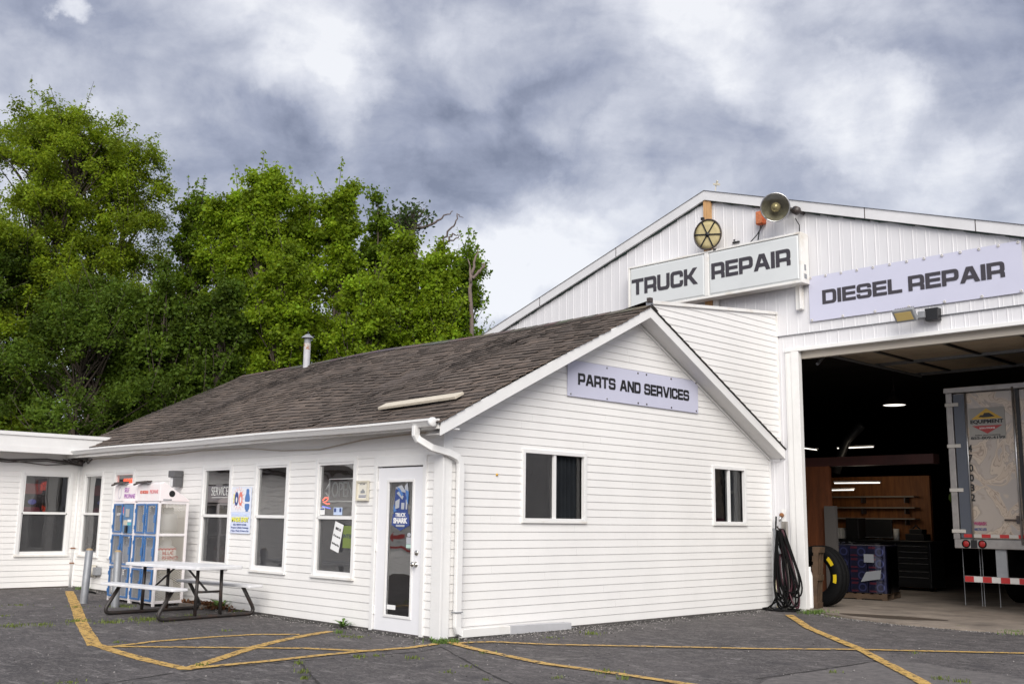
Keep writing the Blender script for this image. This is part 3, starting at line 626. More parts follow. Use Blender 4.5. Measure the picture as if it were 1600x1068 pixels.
MB().lathe(LW(-.453, .978, .006), (0, -1, 0), [(.001, .018), (.026, .018), (.033, .010), (.033, 0)], 16, cap=True).build('deadbolt', CHROME, door, True)
MB().lathe(LW(-.462, .84, .006), (0, -1, 0), [(.034, 0), (.034, .008), (.014, .012), (.014, .035), (.030, .048), (.033, .062), (.024, .074), (.001, .077)], 16).build('knob', CHROME, door, True)
for z in (.25, 1.02, 1.80): fbox(m := MB(), LW, -1.282, -1.262, z - .05, z + .05, .006, .022); m.build('hinge', DIRTYW, door)
fbox(m := MB(), LW, -1.30, -.33, -.02, .014, -.12, .03); m.build('threshold', mat('threshold', (.10, .09, .09), .6), off)

# roof
XL, XR, YF, YR, YB = -11.4, .30, -.33, 3.65, 7.245
def wave(x, y):
    k_ = max(0, min(1, (y + .1) / 3.6))
    return (.028 * math.sin(x * 1.15 + y * .9 + .4) + .018 * math.sin(x * 2.1 - y * .7)) * math.sin(math.pi * min(1, max(.0, k_))) - .02 * math.exp(-((x + 3) / 2.2) ** 2) * k_ + .035 * math.exp(-((x + 6.2) / 1.6) ** 2) * k_
def zf(x, y): return 4.497 - .5 * (YR - y) + wave(x, y)
def zb(x, y): return 4.497 - .5245 * (y - YR) + wave(x, YR) * max(0, 1 - (y - YR))
mb = MB(); rr = random.Random(11)
NC = 31; sl_len = (YR - YF)
for i in range(NC):
    y0 = YF - .03 + sl_len * i / NC; y1 = YF - .03 + sl_len * (i + 1.12) / NC
    x = XL - rr.uniform(0, .3); rowv = rr.uniform(.9, 1.1)
    while x < XR + .02:
        wd = rr.choice((.09, .12, .16, .20)); a, b = max(x, XL), min(x + wd, XR + .02); x += wd
        if b - a < .02: continue
        dz = rr.uniform(.005, .022); yj = rr.uniform(-.008, .008); g = rowv * rr.uniform(.80, 1.22); wr = rr.uniform(-.006, .006)
        g *= 1 + .16 * math.sin(x * 1.1 + y0 * 1.6) * math.sin(y0 * .8 + .6); cl = ((.118 + wr * .6) * g, .090 * g, (.073 - wr * .4) * g)
        p0 = Vector((a, y0 + yj, zf(a, y0) + dz + .008)); p1 = Vector((b, y0 + yj, zf(b, y0) + dz + .008))
        y1c = min(y1, YR); p2 = Vector((b, y1c, zf(b, y1c) + .004)); p3 = Vector((a, y1c, zf(a, y1c) + .004))
        mb.quad(p0, p1, p2, p3, 0, cl); q = Vector((0, 0, -.016)); mb.quad(p0 + q, p1 + q, p1, p0, 0, (.034, .028, .025))  # lip: black cut edge, its dark colour also painting the course shadow line
        if b > XR: mb.quad(p1, p1 + q, p2 + q, p2, 0, cl)
for i in range(24):
    y0 = YB + .02 - (YB - YR) * i / 24; y1 = max(YB + .02 - (YB - YR) * (i + 1.1) / 24, YR)
    for x in np.arange(XL, XR, .5): mb.quad((x, y0, zb(x, y0) + .016), (min(x + .5, XR + .02), y0, zb(x, y0) + .016), (min(x + .5, XR + .02), y1, zb(x, y1) + .006), (x, y1, zb(x, y1) + .006), 0, (.085, .068, .058))
    mb.quad((XR + .02, y0, zb(XR, y0) + .016), (XR + .02, y1, zb(XR, y1) + .006), (XR + .02, y1, zb(XR, y1) - .012), (XR + .02, y0, zb(XR, y0) - .004), 0, (.03, .028, .028))
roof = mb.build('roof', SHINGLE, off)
mb = MB(); x = XL
while x < XR:
    x2 = min(x + .28, XR + .03); cl = tuple(v * rr.uniform(.85, 1.2) for v in (.105, .088, .08)); z1_, z2_ = zf(x, YR), zf(x2, YR)
    mb.quad((x, YR - .15, z1_ - .052), (x2, YR - .15, z2_ - .046), (x2, YR, z2_ + .030), (x, YR, z1_ + .024), 0, cl); mb.quad((x, YR, z1_ + .024), (x2, YR, z2_ + .030), (x2, YR + .15, z2_ - .05), (x, YR + .15, z1_ - .056), 0, cl); x += .26
mb.build('ridge_cap', SHINGLE, roof)
# deck under the shingles (closed underside), soffit and fascia
mb = MB()
for x in np.arange(XL, XR - .01, .585):
    x2 = min(x + .585, XR)
    mb.quad((x, YF, zf(x, YF) - .03), (x2, YF, zf(x2, YF) - .03), (x2, YR, zf(x2, YR) - .03), (x, YR, zf(x, YR) - .03)); mb.quad((x, YB, zb(x, YB) - .03), (x2, YB, zb(x2, YB) - .03), (x2, YR, zb(x2, YR) - .03), (x, YR, zb(x, YR) - .03))
mb.build('deck', ROOFUND, roof)
zF = lambda y: 4.497 - .5 * (YR - y); zB = lambda y: 4.497 - .5245 * (y - YR)
mb = MB(); RF = FX(XR - .022)                    # rake fascia boards
mb.prism([(YF + .02, zF(YF + .02) - .012), (YR, zF(YR) - .012), (YR, zF(YR) - .165), (YF + .26, zF(YF + .26) - .168), (YF + .02, zF(YF + .02) - .168)], RF, 0, .022)
mb.prism([(YR, zB(YR) - .012), (YB, zB(YB) - .012), (YB, zB(YB) - .165), (YR, zB(YR) - .165)], RF, 0, .0225)
mb.build('rake_fascia', TRIMW, off)
mb = MB()
for (ya, yb_, zfun) in ((YF + .03, YR, zF), (YR, YB, zB)):
    mb.quad((.002, ya, zfun(ya) - .160), (XR - .022, ya, zfun(ya) - .160), (XR - .022, yb_, zfun(yb_) - .160), (.002, yb_, zfun(yb_) - .160))
mb.build('gable_soffit', SOFFIT, off)
mb = MB()                                        # trim strip where siding meets soffit
for (ya, yb_, zfun) in ((.12, YR, zF), (YR, 7.2, zB)): mb.beam((.017, ya, zfun(ya) - .185), (.017, yb_, zfun(yb_) - .185), .03, .03, (1, 0, 0))
mb.build('frieze_trim', TRIMW, off)
mb = MB(); mb.quad((-10.87, YF + .01, 2.452), (XR - .03, YF + .01, 2.452), (XR - .03, .0, 2.452), (-10.87, .0, 2.452)); mb.build('eave_soffit', SOFFIT, off)
mb = MB(); mb.box((-10.95, YF - .004, 2.43), (XR - .023, YF + .016, 2.545)); mb.build('eave_fascia', DIRTYW, off)
mb = MB(); mb.box((XR - .30, YF + .02, 2.435), (XR - .023, .0, 2.452)); mb.build('eave_return', TRIMW, off)
# K-style gutter
prof = [(0, .0), (-.062, .0), (-.075, .02), (-.10, .055), (-.112, .062), (-.112, .088), (-.104, .088), (-.104, .066), (-.092, .06), (-.070, .028), (-.058, .010), (-.006, .010), (-.006, .085), (0, .085)]
mb = MB(); G0, G1, gy, n_ = -10.42, .24, YF - .006, 16
for i in range(n_):
    xa, xb = G0 + (G1 - G0) * i / n_, G0 + (G1 - G0) * (i + 1) / n_
    za = 2.452 + .035 * (1 - (xa - G0) / (G1 - G0)) + .006 * math.sin(xa * 1.3); zb_ = 2.452 + .035 * (1 - (xb - G0) / (G1 - G0)) + .006 * math.sin(xb * 1.3)
    for (p, q) in zip(prof, prof[1:] + prof[:1]): mb.quad((xa, gy + p[0], za + p[1]), (xb, gy + p[0], zb_ + p[1]), (xb, gy + q[0], zb_ + q[1]), (xa, gy + q[0], za + q[1]))
    if i in (0, n_ - 1):
        xe, ze = (xa, za) if i == 0 else (xb, zb_); mb.add([(xe, gy + p[0], ze + p[1]) for p in prof[:6]] + [(xe, gy, ze + .085)], [list(range(7))])
gut = mb.build('gutter', TRIMW, off)
MB().lathe((.245, gy - .055, 2.50), (1, 0, 0), [(.001, .02), (.045, .02), (.058, .012), (.058, -.03)], 12, cap=True).build('gutter_cap', TRIMW, gut, True)
# downspout: from the gutter, round the corner and down the gable wall
def rect_tube(mb, pts, a, b, sd=None):
    P = [Vector(p) for p in pts]; o = len(mb.v)
    for i, p in enumerate(P):
        d = (P[min(i + 1, len(P) - 1)] - P[max(i - 1, 0)]).normalized(); s_ = Vector((1, 0, 0)); s_ = s_ - d * s_.dot(d)
        if s_.length < .2: s_ = Vector((0, 0, 1)) - d * d.z
        s_.normalize(); u_ = d.cross(s_)
        for x_, y_ in ((-a, -b), (-a*.6, -b*1.15), (a*.6, -b*1.15), (a, -b), (a, b), (a*.6, b*1.15), (-a*.6, b*1.15), (-a, b)): mb.v.append(tuple(p + s_ * x_ + u_ * y_))
    for i in range(len(P) - 1):
        for k_ in range(8):
            q0 = o + i * 8 + k_; q1 = o + i * 8 + (k_ + 1) % 8; mb.f.append([q0, q1, q1 + 8, q0 + 8]); mb.mi.append(0); mb.tint.append(None)
    mb.f += [[o + k_ for k_ in range(8)], [o + (len(P) - 1) * 8 + k_ for k_ in range(8)]]; mb.mi += [0, 0]; mb.tint += [None, None]
    return mb
mb = MB(); rect_tube(mb, [(-.06, -.395, 2.47), (-.06, -.395, 2.36), (-.045, -.37, 2.31), (.03, -.22, 2.22), (.075, .02, 2.17), (.085, .14, 2.125), (.085, .185, 2.07), (.085, .195, 2.0), (.085, .195, .28), (.085, .195, .14), (.088, .215, .085), (.09, .27, .06)], .031, .038)
dsp = mb.build('downspout', TRIMW, off)
mb = MB(); rect_tube(mb, [(.09, .25, .06), (.09, 1.05, .055)], .038, .045); mb.build('drain_extension', DIRTYW, dsp); mb = MB(); rect_tube(mb, [(.095, 1.03, .052), (.12, 1.75, .045), (.125, 2.1, .03)], .044, .048); mb.build('grey_extension', mat('dull_grey_plastic', (.50, .50, .52), .5, var=.12, scale=3), dsp)
mb = MB(); mb.add([(.15, 1.30, .09), (.15, 2.22, .012), (.06, 2.10, .085), (.06, 1.35, .10), (.15, 1.5, .098), (.15, 1.85, .08)], [(0, 1, 5, 4), (3, 4, 5, 2)]); mb.build('crushed_end', GREYP, dsp)
mb = MB()
for z in (.30,): fbox(mb, GW, .14, .25, z, z + .012, .03, .128)
mb.build('strap', GREYP, dsp)
# saddle wall between ridge and shop
ep = [(3.76, zB(3.76) - .01), (7.24, zB(7.24) + .03), (7.24, 4.955), (3.76, 4.60)]
siding(MB(), FX(.20), ep, 2.6, 5.0, seed=5).build('saddle_wall', VINYL, off)
mb = MB(); mb.beam((.205, 3.72, 4.585), (.205, 7.25, 4.945), .05, .06, (1, 0, 0)); mb.box((.195, 7.225, 2.75), (.228, 7.255, 4.95)); mb.build('saddle_trim', DIRTYW, off)
mb = MB(); mb.quad((.22, 3.72, 4.61), (.22, 7.25, 4.97), (-2.5, 7.25, 4.75), (-2.5, 3.95, 4.32)); mb.quad((-2.5, 3.95, 4.32), (-2.5, 7.25, 4.75), (-8.2, 7.25, 4.6), (-8.2, 3.95, 4.30)); mb.build('saddle_roof', ROOFUND, off)
# roof vent pipe
mb = MB(); mb.lathe((-8.54, 3.5, 4.30), (0, 0, 1), [(.07, .08), (.07, .62)], 18); vp = mb.build('vent_pipe', mat('pipe_paint', (.52, .52, .55), .5, var=.15, scale=8), off, True)
mb = MB(); mb.lathe((-8.54, 3.5, 4.92), (0, 0, 1), [(.0725, -.13), (.0725, -.01), (.074, .0)], 18); mb.build('rust_band', mat('rusty_band', (.50, .48, .47), .7, col2=(.30, .11, .04), scale=22, thr=(.42, .50)), vp, True)
mb = MB(); mb.lathe((-8.54, 3.5, 4.92), (0, 0, 1), [(.066, .0), (.066, .12)], 18); mb.lathe((-8.54, 3.5, 5.03), (0, 0, 1), [(.125, .0), (.12, .02), (.03, .085), (.001, .09)], 18); mb.build('vent_cap', GREYP, vp, True)
MB().box((.24, YR - .03, 4.50), (.31, YR + .05, 4.56)).build('ridge_vent_plug', GREYP, roof)
MB().box((.27, YR - .05, 4.555), (.33, YR + .02, 4.62)).build('ridge_knob', DARKM, roof)
# interior seen through the panes
mb = MB(); mb.quad((-10.8, 3.4, .0), (-.1, 3.4, 0), (-.1, 3.4, 2.5), (-10.8, 3.4, 2.5)); mb.quad((-10.8, .1, 2.44), (-.02, .1, 2.44), (-.02, 7.1, 2.44), (-10.8, 7.1, 2.44)); mb.quad((-3.2, .1, 0), (-3.2, 3.4, 0), (-3.2, 3.4, 2.5), (-3.2, .1, 2.5)); mb.quad((-2.6, 3.4, 0), (-2.6, 7.1, 0), (-2.6, 7.1, 2.5), (-2.6, 3.4, 2.5))
mb.build('partition', ROOM, off)
mb = MB(); mb.box((-7.4, .12, .02), (-.2, 3.3, .03)); mb.build('room_floor', mat('dark_floor', (.10, .09, .085), .6, var=.3, scale=2), off)
mb = MB(); mb.quad((-10.8, 7.2, 0), (-.02, 7.2, 0), (-.02, 7.2, 2.9), (-10.8, 7.2, 2.9)); mb.build('back_wall', ROOM, off)

# ================================================================== side wing
wing = thing('wing_building', (-13.5, -6, 0), 'flat roofed white clapboard wing at the far left of the office', 'building')
WW = FX(-10.874)
wh = [(-1.045 - .02, -.22 + .02, .662 - .05, 2.097 + .02)]
siding(MB(), WW, [(-12, 0), (-.02, 0), (-.02, 2.5), (-12, 2.5)], .02, 2.5, holes=wh, seed=8).build('wall', VINYL, wing)
hung_window(wing, WW, -1.045, -.22, .662, 2.097, 1.385)
mb = MB(); fbox(mb, WW, -12, -.02, -.05, .02, -.03, .003); mb.build('base_strip', ROOFUND, wing)
mb = MB(); fbox(mb, WW, -12, .30, 2.485, 2.60, .48, .524); fbox(mb, WW, -12, .30, 2.60, 2.79, .478, .518); fbox(mb, WW, -12, .32, 2.79, 2.855, .478, .540); mb.build('fascia', TRIMW, wing)
mb = MB(); mb.box((-16, -12, 2.70), (-10.40, .30, 2.83)); mb.box((-16, .3, 2.70), (-11.5, 7.2, 2.83)); mb.build('roof', GREYP, wing)
mb = MB(); mb.quad((-10.874, -12, 2.49), (-10.40, -12, 2.49), (-10.40, -.34, 2.49), (-10.874, -.34, 2.49)); mb.build('soffit', SOFFIT, wing)
mb = MB(); mb.quad((-16, -12, 0), (-16, 7.2, 0), (-16, 7.2, 2.7), (-16, -12, 2.7)); mb.quad((-13.5, -12, 0), (-13.5, 7.2, 0), (-13.5, 7.2, 2.7), (-13.5, -12, 2.7)); mb.quad((-16, -12, 0), (-10.9, -12, 0), (-10.9, -12, 2.7), (-16, -12, 2.7)); mb.build('back_wall', ROOM, wing)
mb = MB(); mb.tube([(-10.845, -.055, 0.0), (-10.845, -.055, 2.44)], .022, 10); cdt = mb.build('conduit', TRIMW, wing, True); mb = MB(); mb.box((-10.90, -.045, 0), (-10.835, .02, 2.48)); mb.build('corner_post', TRIMW, wing)
for z in (.72, .44): mb = MB(); mb.box((-10.88, -.09, z), (-10.815, -.02, z + .02)); mb.build('clamp', RUST, cdt)
mb = MB(); mb.quad((-10.90, .10, 0), (-10.90, 7.2, 0), (-10.90, 7.2, 2.6), (-10.90, .10, 2.6)); mb.build('party_wall', ROOM, wing)

# ================================================================== shop building
shop = thing('shop_building', (-1.2, 14, 0), 'tall white ribbed steel truck shop with a wide gable and open bay', 'building')
SW = FY(0, D, 0); PX, PZ = -1.17, 7.40
EL, ER = -8.3, 5.95
zrk = lambda x: PZ - (.3335 if x < PX else .3185) * abs(x - PX)
def ribs(x0, x1, zlo, zhi, off_=0, pitch=.205):
    mb = MB(); prof_ = []; x = x0
    i = 0
    while x < x1:
        for dx, n in ((0, 0), (.085, 0), (.092, .0055), (.104, .0055), (.112, 0), (.150, 0), (.154, .0025), (.162, .0025), (.167, 0)):
            if x + dx <= x1: prof_.append((x + dx, n))
        x += pitch
    prof_.append((x1, 0))
    for (a, na), (b, nb_) in zip(prof_, prof_[1:]):
        if b - a < 1e-6: continue
        mb.quad(SW(a, zlo(a), na + off_), SW(b, zlo(b), nb_ + off_), SW(b, zhi(b), nb_ + off_), SW(a, zhi(a), na + off_))
    return mb
OL, OR, OT = .62, 4.95, 4.245
mbu = ribs(EL, ER, lambda x: 4.535 if .2 < x else 2.4, lambda x: zrk(x) - .03, .012); mbu.build('gable_cladding', STEELW, shop)
mbl = ribs(.21, ER, lambda x: OT + .01, lambda x: 4.56, 0, .205); mbl.build('header_cladding', STEELW, shop)
mbj = ribs(-.03, OL - .05, lambda x: 0, lambda x: OT + .01, 0, .19); mbj.build('jamb_cladding', STEELW, shop)
mbj = ribs(OR, ER, lambda x: 0, lambda x: OT + .01, 0); mbj.build('right_cladding', STEELW, shop)
mb = MB(); fbox(mb, SW, .20, OR + .2, 4.53, 4.536, .012, .034); mb.build('lap_edge', GREYP, shop)
mb = MB(); fbox(mb, SW, .37, OR + .2, OT - .005, OT + .055, -.05, .052); fbox(mb, SW, .48, OL, 0, OT - .005, -.06, .048); fbox(mb, SW, .385, .48, 0, OT - .005, -.02, .034); fbox(mb, SW, .36, .385, 0, OT - .005, -.02, .028); fbox(mb, SW, OR, OR + .15, 0, OT - .005, -.05, .05)
mb.build('bay_frame', TRIMW, shop, bevel=.004)
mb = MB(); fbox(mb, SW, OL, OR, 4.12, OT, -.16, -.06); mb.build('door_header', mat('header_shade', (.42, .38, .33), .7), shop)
mb = MB()
for s_, x_end in ((-1, EL - .2), (1, ER + .25)):
    a = (PX, D - .10, PZ); b = (x_end, D - .10, zrk(x_end))
    mb.prism([(PX, PZ + .03), (x_end, zrk(x_end) + .03), (x_end, zrk(x_end) - .145), (PX, PZ - .145)], SW, .055, .10)
rk = mb.build('rake_trim', mat('rake_white', (.70, .70, .72), .45, var=.1, scale=3), shop)
mb = MB()
for xj in (1.93, 3.66, -3.3, -5.4):
    mb = MB(); mb.prism([(xj, zrk(xj) + .035), (xj + .012, zrk(xj) + .035), (xj + .012, zrk(xj) - .15), (xj, zrk(xj) - .15)], SW, .098, .104); mb.build('trim_joint', DARKM, rk)
mb = MB()
rr = random.Random(5); x = EL
while x < ER:                                   # foam closure strip peeping out under the rake
    x2 = x + rr.uniform(.12, .3)
    mb.prism([(x, zrk(x) - .148), (x2, zrk(x2) - .148), (x2, zrk(x2) - .151 - rr.choice((0, .004, .018, .026))), (x, zrk(x) - .151 - rr.choice((0, .012, .02)))], SW, .02, .05)
    x = x2
mb.build('closure_strip', mat('closure_strip', (.03, .06, .05), .8), rk)
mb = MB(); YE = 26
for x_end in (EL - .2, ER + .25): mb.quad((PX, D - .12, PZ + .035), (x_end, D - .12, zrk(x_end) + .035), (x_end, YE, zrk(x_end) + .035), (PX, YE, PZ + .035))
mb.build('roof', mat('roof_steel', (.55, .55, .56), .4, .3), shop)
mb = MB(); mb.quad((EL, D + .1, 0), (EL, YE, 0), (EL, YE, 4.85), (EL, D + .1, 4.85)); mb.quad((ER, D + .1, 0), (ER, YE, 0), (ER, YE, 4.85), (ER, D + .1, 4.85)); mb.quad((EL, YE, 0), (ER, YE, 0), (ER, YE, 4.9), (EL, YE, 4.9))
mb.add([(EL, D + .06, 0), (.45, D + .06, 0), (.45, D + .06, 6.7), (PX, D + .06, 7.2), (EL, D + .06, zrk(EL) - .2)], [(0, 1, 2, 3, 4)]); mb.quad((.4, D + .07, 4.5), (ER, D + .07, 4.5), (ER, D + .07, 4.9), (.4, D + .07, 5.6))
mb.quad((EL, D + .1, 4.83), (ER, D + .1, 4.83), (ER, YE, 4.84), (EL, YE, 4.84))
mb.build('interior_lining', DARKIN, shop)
# plywood partition, posts and beam inside
mb = MB(); mb.box((-1.10, 10.0, .03), (-.42, 10.08, 2.47)); mb.build('plywood_panel', PLY, shop)
for lo_, hi_ in (((-1.6, 9.93, .03), (-1.02, 9.99, 1.78)), ((-.50, 9.90, .03), (-.27, 9.98, 1.72))): mb = MB(); mb.box(lo_, hi_); mb.build('grey_panel', PARTIT, shop)
mb = MB(); mb.box((-2.2, 10.0, 2.47), (1.6, 10.25, 2.64)); mb.build('mezzanine_beam', MAROON, shop)
mb = MB(); mb.quad((-8, 14.3, 0), (5.9, 14.3, 0), (5.9, 14.3, 5), (-8, 14.3, 5)) if 0 else mb.box((-3.4, 14.10, .03), (-.30, 14.2, 2.45)); mb.build('board_wall', SHELFW, shop)
# raised sectional bay door lying under the ceiling
mb = MB(); OHD = mat('bay_door_panel', (.62, .50, .36), .6, var=.2, scale=2)
secs = np.linspace(7.75, 11.6, 8)
for a, b in zip(secs, secs[1:]): mb.box((OL + .0, a + .006, 4.33), (OR + .1, b - .006, 4.375))
ohd = mb.build('bay_door', OHD, shop)
mb = MB()
for y in secs[[1, 4, 7]]: mb = MB(); mb.box((OL, y - .04, 4.28), (OR + .1, y + .04, 4.33)); mb.build('strut', GALV, ohd)
mb = MB()
for x in (1.35, 2.55, 3.75): mb = MB(); mb.box((x - .03, 8.4, 4.300), (x + .03, 11.5, 4.329)); mb.build('stile', BLACKP, ohd)
for x in (1.1, 2.15, 3.2, 4.25): flat([ell(x, 8.08, .36, .09, 28)], lambda s, t, n=0: (s, t, 4.328 - n), 0, BLACKP, ohd, 'oval_window', .004)
mb = MB(); mb.tube([(.75, 7.6, 4.05), (.75, 7.9, 4.25), (.75, 11.6, 4.27)], .03, 6); mb.build('track', GALV, ohd)
# weathered batten boards and sign standoffs on the gable
mb = MB(); fbox(mb, SW, -1.217, -1.055, 5.15, 7.27, .035, .072); mb.build('lumber_batten', WOOD, shop)
mb = MB(); fbox(mb, SW, -1.04, -.93, 4.9, 5.40, .035, .075); mb.build('white_batten', DIRTYW, shop)
# ================================================================== signs on the shop
T = thing('lightbox_sign', (-.97, D, 5.34), 'long white lightbox with charcoal words TRUCK REPAIR high on the gable', 'sign')
SF = FY(0, 6.96, 0)
mb = MB(); X0, X1, Z0, Z1 = -2.83, .885, 5.34, 6.21; XD0, XD1 = -1.056, -.973
fbox(mb, SF, X0, X1, Z0, Z1, -.25, -.03)
fbox(mb, SF, X0, X1, Z0, Z0 + .045, -.03, .0); fbox(mb, SF, X0, X1, Z1 - .035, Z1, -.03, .0); fbox(mb, SF, X0, X0 + .04, Z0 + .045, Z1 - .035, -.03, .0); fbox(mb, SF, X1 - .04, X1, Z0 + .045, Z1 - .035, -.03, .0); fbox(mb, SF, XD0, XD1, Z0 + .045, Z1 - .035, -.03, .002)
mb.build('cabinet', DIRTYW, T, bevel=.006)
for a, b in ((X0 + .04, XD0), (XD1, X1 - .04)):
    m = MB(); za, zb2 = Z0 + .045, Z1 - .035; e = .035
    o_ = [(a, za), (b, za), (b, zb2), (a, zb2)]; i_ = [(a + e, za + e), (b - e, za + e), (b - e, zb2 - e), (a + e, zb2 - e)]
    for k_ in range(4): j = (k_ + 1) % 4; m.quad(SF(*o_[k_], -.028), SF(*o_[j], -.028), SF(*i_[j], -.006), SF(*i_[k_], -.006))
    m.quad(*[SF(*p, -.006) for p in i_]); m.build('face_panel', PANEL, T)
for wd_ in (('TRUCK', -2.735, -1.213, 5.645, 5.945), ('REPAIR', -.905, .68, 5.672, 5.955)): lettering([wd_], SF, -.002, LETTER, T)
for x, z in ((.70, 4.93), (-2.93, 5.75)):
    m = MB(); fbox(m, SW, x - .06, x + .06, z, 5.36 if z < 5.3 else 6.1, .03, .10); fbox(m, SW, x + .045, x + .06, z, 5.36 if z < 5.3 else 6.1, .10, .16); m.build('bracket', DIRTYW, T, bevel=.004)
m = MB(); fbox(m, FX(X1), 7.04, 7.12, 5.42, 5.50, 0, .004); fbox(m, FX(X1), 7.05, 7.10, 5.56, 5.66, 0, .004); m.build('maker_plate', GREYP, T)

T = thing('diesel_banner', (2.56, D, 4.7), 'lavender banner with charcoal words DIESEL REPAIR above the open bay', 'banner')
BF = FY(0, D - .04, 0); rr = random.Random(3)
mb = MB(); nx, nz_ = 44, 8; bx = lambda i: .862 + 3.41 * i / nx; bz = lambda j: 4.705 + .765 * j / nz_
gr = [[BF(bx(i), bz(j), .003 * math.sin(i * .16) + .0015 * math.sin(i * .31 + j * .2)) for j in range(nz_ + 1)] for i in range(nx + 1)]
for i in range(nx):
    for j in range(nz_): mb.quad(gr[i][j], gr[i + 1][j], gr[i + 1][j + 1], gr[i][j + 1])
pn = mb.build('banner_sheet', LAVEND, T, True); pn.data.polygons.foreach_set('use_smooth', [False] * len(pn.data.polygons)); so_ = pn.modifiers.new('thick', 'SOLIDIFY'); so_.thickness = .004
for wd_ in (('DIESEL', 1.107, 2.468, 4.972, 5.204), ('REPAIR', 2.576, 4.018, 4.972, 5.206)): lettering([wd_], BF, .0085, LETTER, T)
for i in range(13):
    for z in (4.728, 5.448):
        if z < 5 and i % 2: continue
        MB().lathe(BF(.90 + 3.33 * i / 12, z, .008), (0, -1, 0), [(.008, .006), (.018, .010), (.024, .004), (.024, 0)], 12).build('grommet', TAPEW, T, True)

T = thing('parts_sign', (0, 3.667, 3.06), 'lavender board with black words PARTS AND SERVICES on the office gable', 'sign')
PF = FX(.018)
mb = MB(); fbox(mb, PF, 2.161, 5.173, 3.063, 3.566, 0, .012); mb.build('board', LAVEND, T, bevel=.002)
BLK = mat('black_lettering', (.012, .012, .014), .45)
for wd_ in (('PARTS', 2.370, 3.165, 3.238, 3.397), ('AND', 3.265, 3.735, 3.238, 3.397), ('SERVICES', 3.825, 4.93, 3.238, 3.397)): lettering([wd_], PF, .0155, BLK, T, depth=.005)
for y in (2.22, 2.98, 3.68, 3.88, 4.48, 5.12):
    for z in (3.095, 3.535): MB().lathe(PF(y, z, .012), (1, 0, 0), [(.014, 0), (.014, .006), (.001, .009)], 10).build('screw', DARKM if y > 3.5 else GREYP, T, True)

# round tan disc, reflector lamp, junction box, floodlight
T = thing('spoked_disc', (-.95, D, 6.3), 'round tan disc with black rim and six black spokes in front of the lumber batten', 'disc lamp')
c0 = (-.945, 6.93, 6.50); ax = Vector((.10, -1, -.08)).normalized(); sd = ax.cross(Vector((0, 0, 1))).normalized(); u_ = sd.cross(ax)
MB().lathe(c0, ax, [(.001, .012), (.18, .010), (.268, 0), (.268, -.03), (.001, -.06)], 36).build('disc', TAN, T, True)
m = MB(); m.tube([Vector(c0) + ax * .012 + sd * (.272 * math.cos(i * math.pi / 20)) + u_ * (.272 * math.sin(i * math.pi / 20)) for i in range(41)], .014, 8); m.build('rim', DARKM, T, True)
for k_ in range(6):
    a = k_ * math.pi / 3 + .13; d = sd * math.cos(a) + u_ * math.sin(a); m = MB(); m.beam(Vector(c0) + ax * .02 + d * .02, Vector(c0) + ax * .016 + d * .27, .022, .012, ax); m.build('spoke', BLACKP, T)
MB().lathe(Vector(c0) + ax * .015, ax, [(.04, 0), (.04, .018), (.001, .022)], 14).build('hub', BLACKP, T, True)
m = MB(); m.beam(Vector(c0) + u_ * .28 + sd * .09, Vector(c0) + u_ * .33 + sd * .09, .06, .04, ax); m.beam(Vector(c0) - u_ * .28 - sd * .12, Vector(c0) - u_ * .31 - sd * .12, .05, .03, ax); m.tube([(-.95, 6.95, 6.24), (-.9, 7.05, 6.19), (-.82, 7.1, 6.2), (-.6, 7.05, 6.22)], .012, 6); m.beam(c0, (-.945, 7.2, 6.5), .05, .05); m.build('bracket', BLACKP, T)

T = thing('reflector_lamp', (.72, D, 6.6), 'big round glass fronted reflector lamp on a pipe arm near the gable peak', 'lamp')
lc = Vector((.545, 6.76, 6.655)); la = Vector((.42, -.85, -.30)).normalized()
MB().lathe(lc - la * .30, la, [(.055, 0), (.08, .03), (.13, .10), (.19, .18), (.225, .26), (.238, .30)], 32).build('reflector', BULBG, T, True)
m = MB(); sd = la.orthogonal().normalized(); u_ = la.cross(sd); m.tube([lc + sd * (.240 * math.cos(i * math.pi / 18)) + u_ * (.240 * math.sin(i * math.pi / 18)) for i in range(37)], .012, 8); m.build('rim', ALU, T, True)
MB().lathe(lc - la * .27, la, [(.03, 0), (.035, .06), (.075, .13), (.085, .18), (.07, .23), (.03, .26), (.001, .265)], 18).build('bulb', mat('amber_bulb', (.42, .36, .2), .12, .3), T, True)
MB().lathe(lc, la, [(.245, .002), (.17, .022), (.09, .032), (.001, .036)], 28).build('lens', glass_mat('lamp_glass', (.86, .86, .8), 2.2), T, True)
m = MB(); m.lathe(lc - la * .40, la, [(.001, 0), (.06, .01), (.06, .10), (.075, .12)], 16); m.tube([lc - la * .35, lc - la * .36 + Vector((.12, .08, -.02)), (.80, 7.0, 6.60), (.80, D, 6.60)], .03, 8); m.lathe((.80, 6.95, 6.60), (0, 1, 0), [(.001, 0), (.07, .01), (.075, .08), (.05, .1)], 12); m.build('arm', DARKM, T, True)
m = MB(); m.tube([(.72, 7.1, 6.5), (.735, 7.2, 6.4), (.72, 7.22, 6.22)], .009, 6); m.build('cable', BLACKP, T, True)

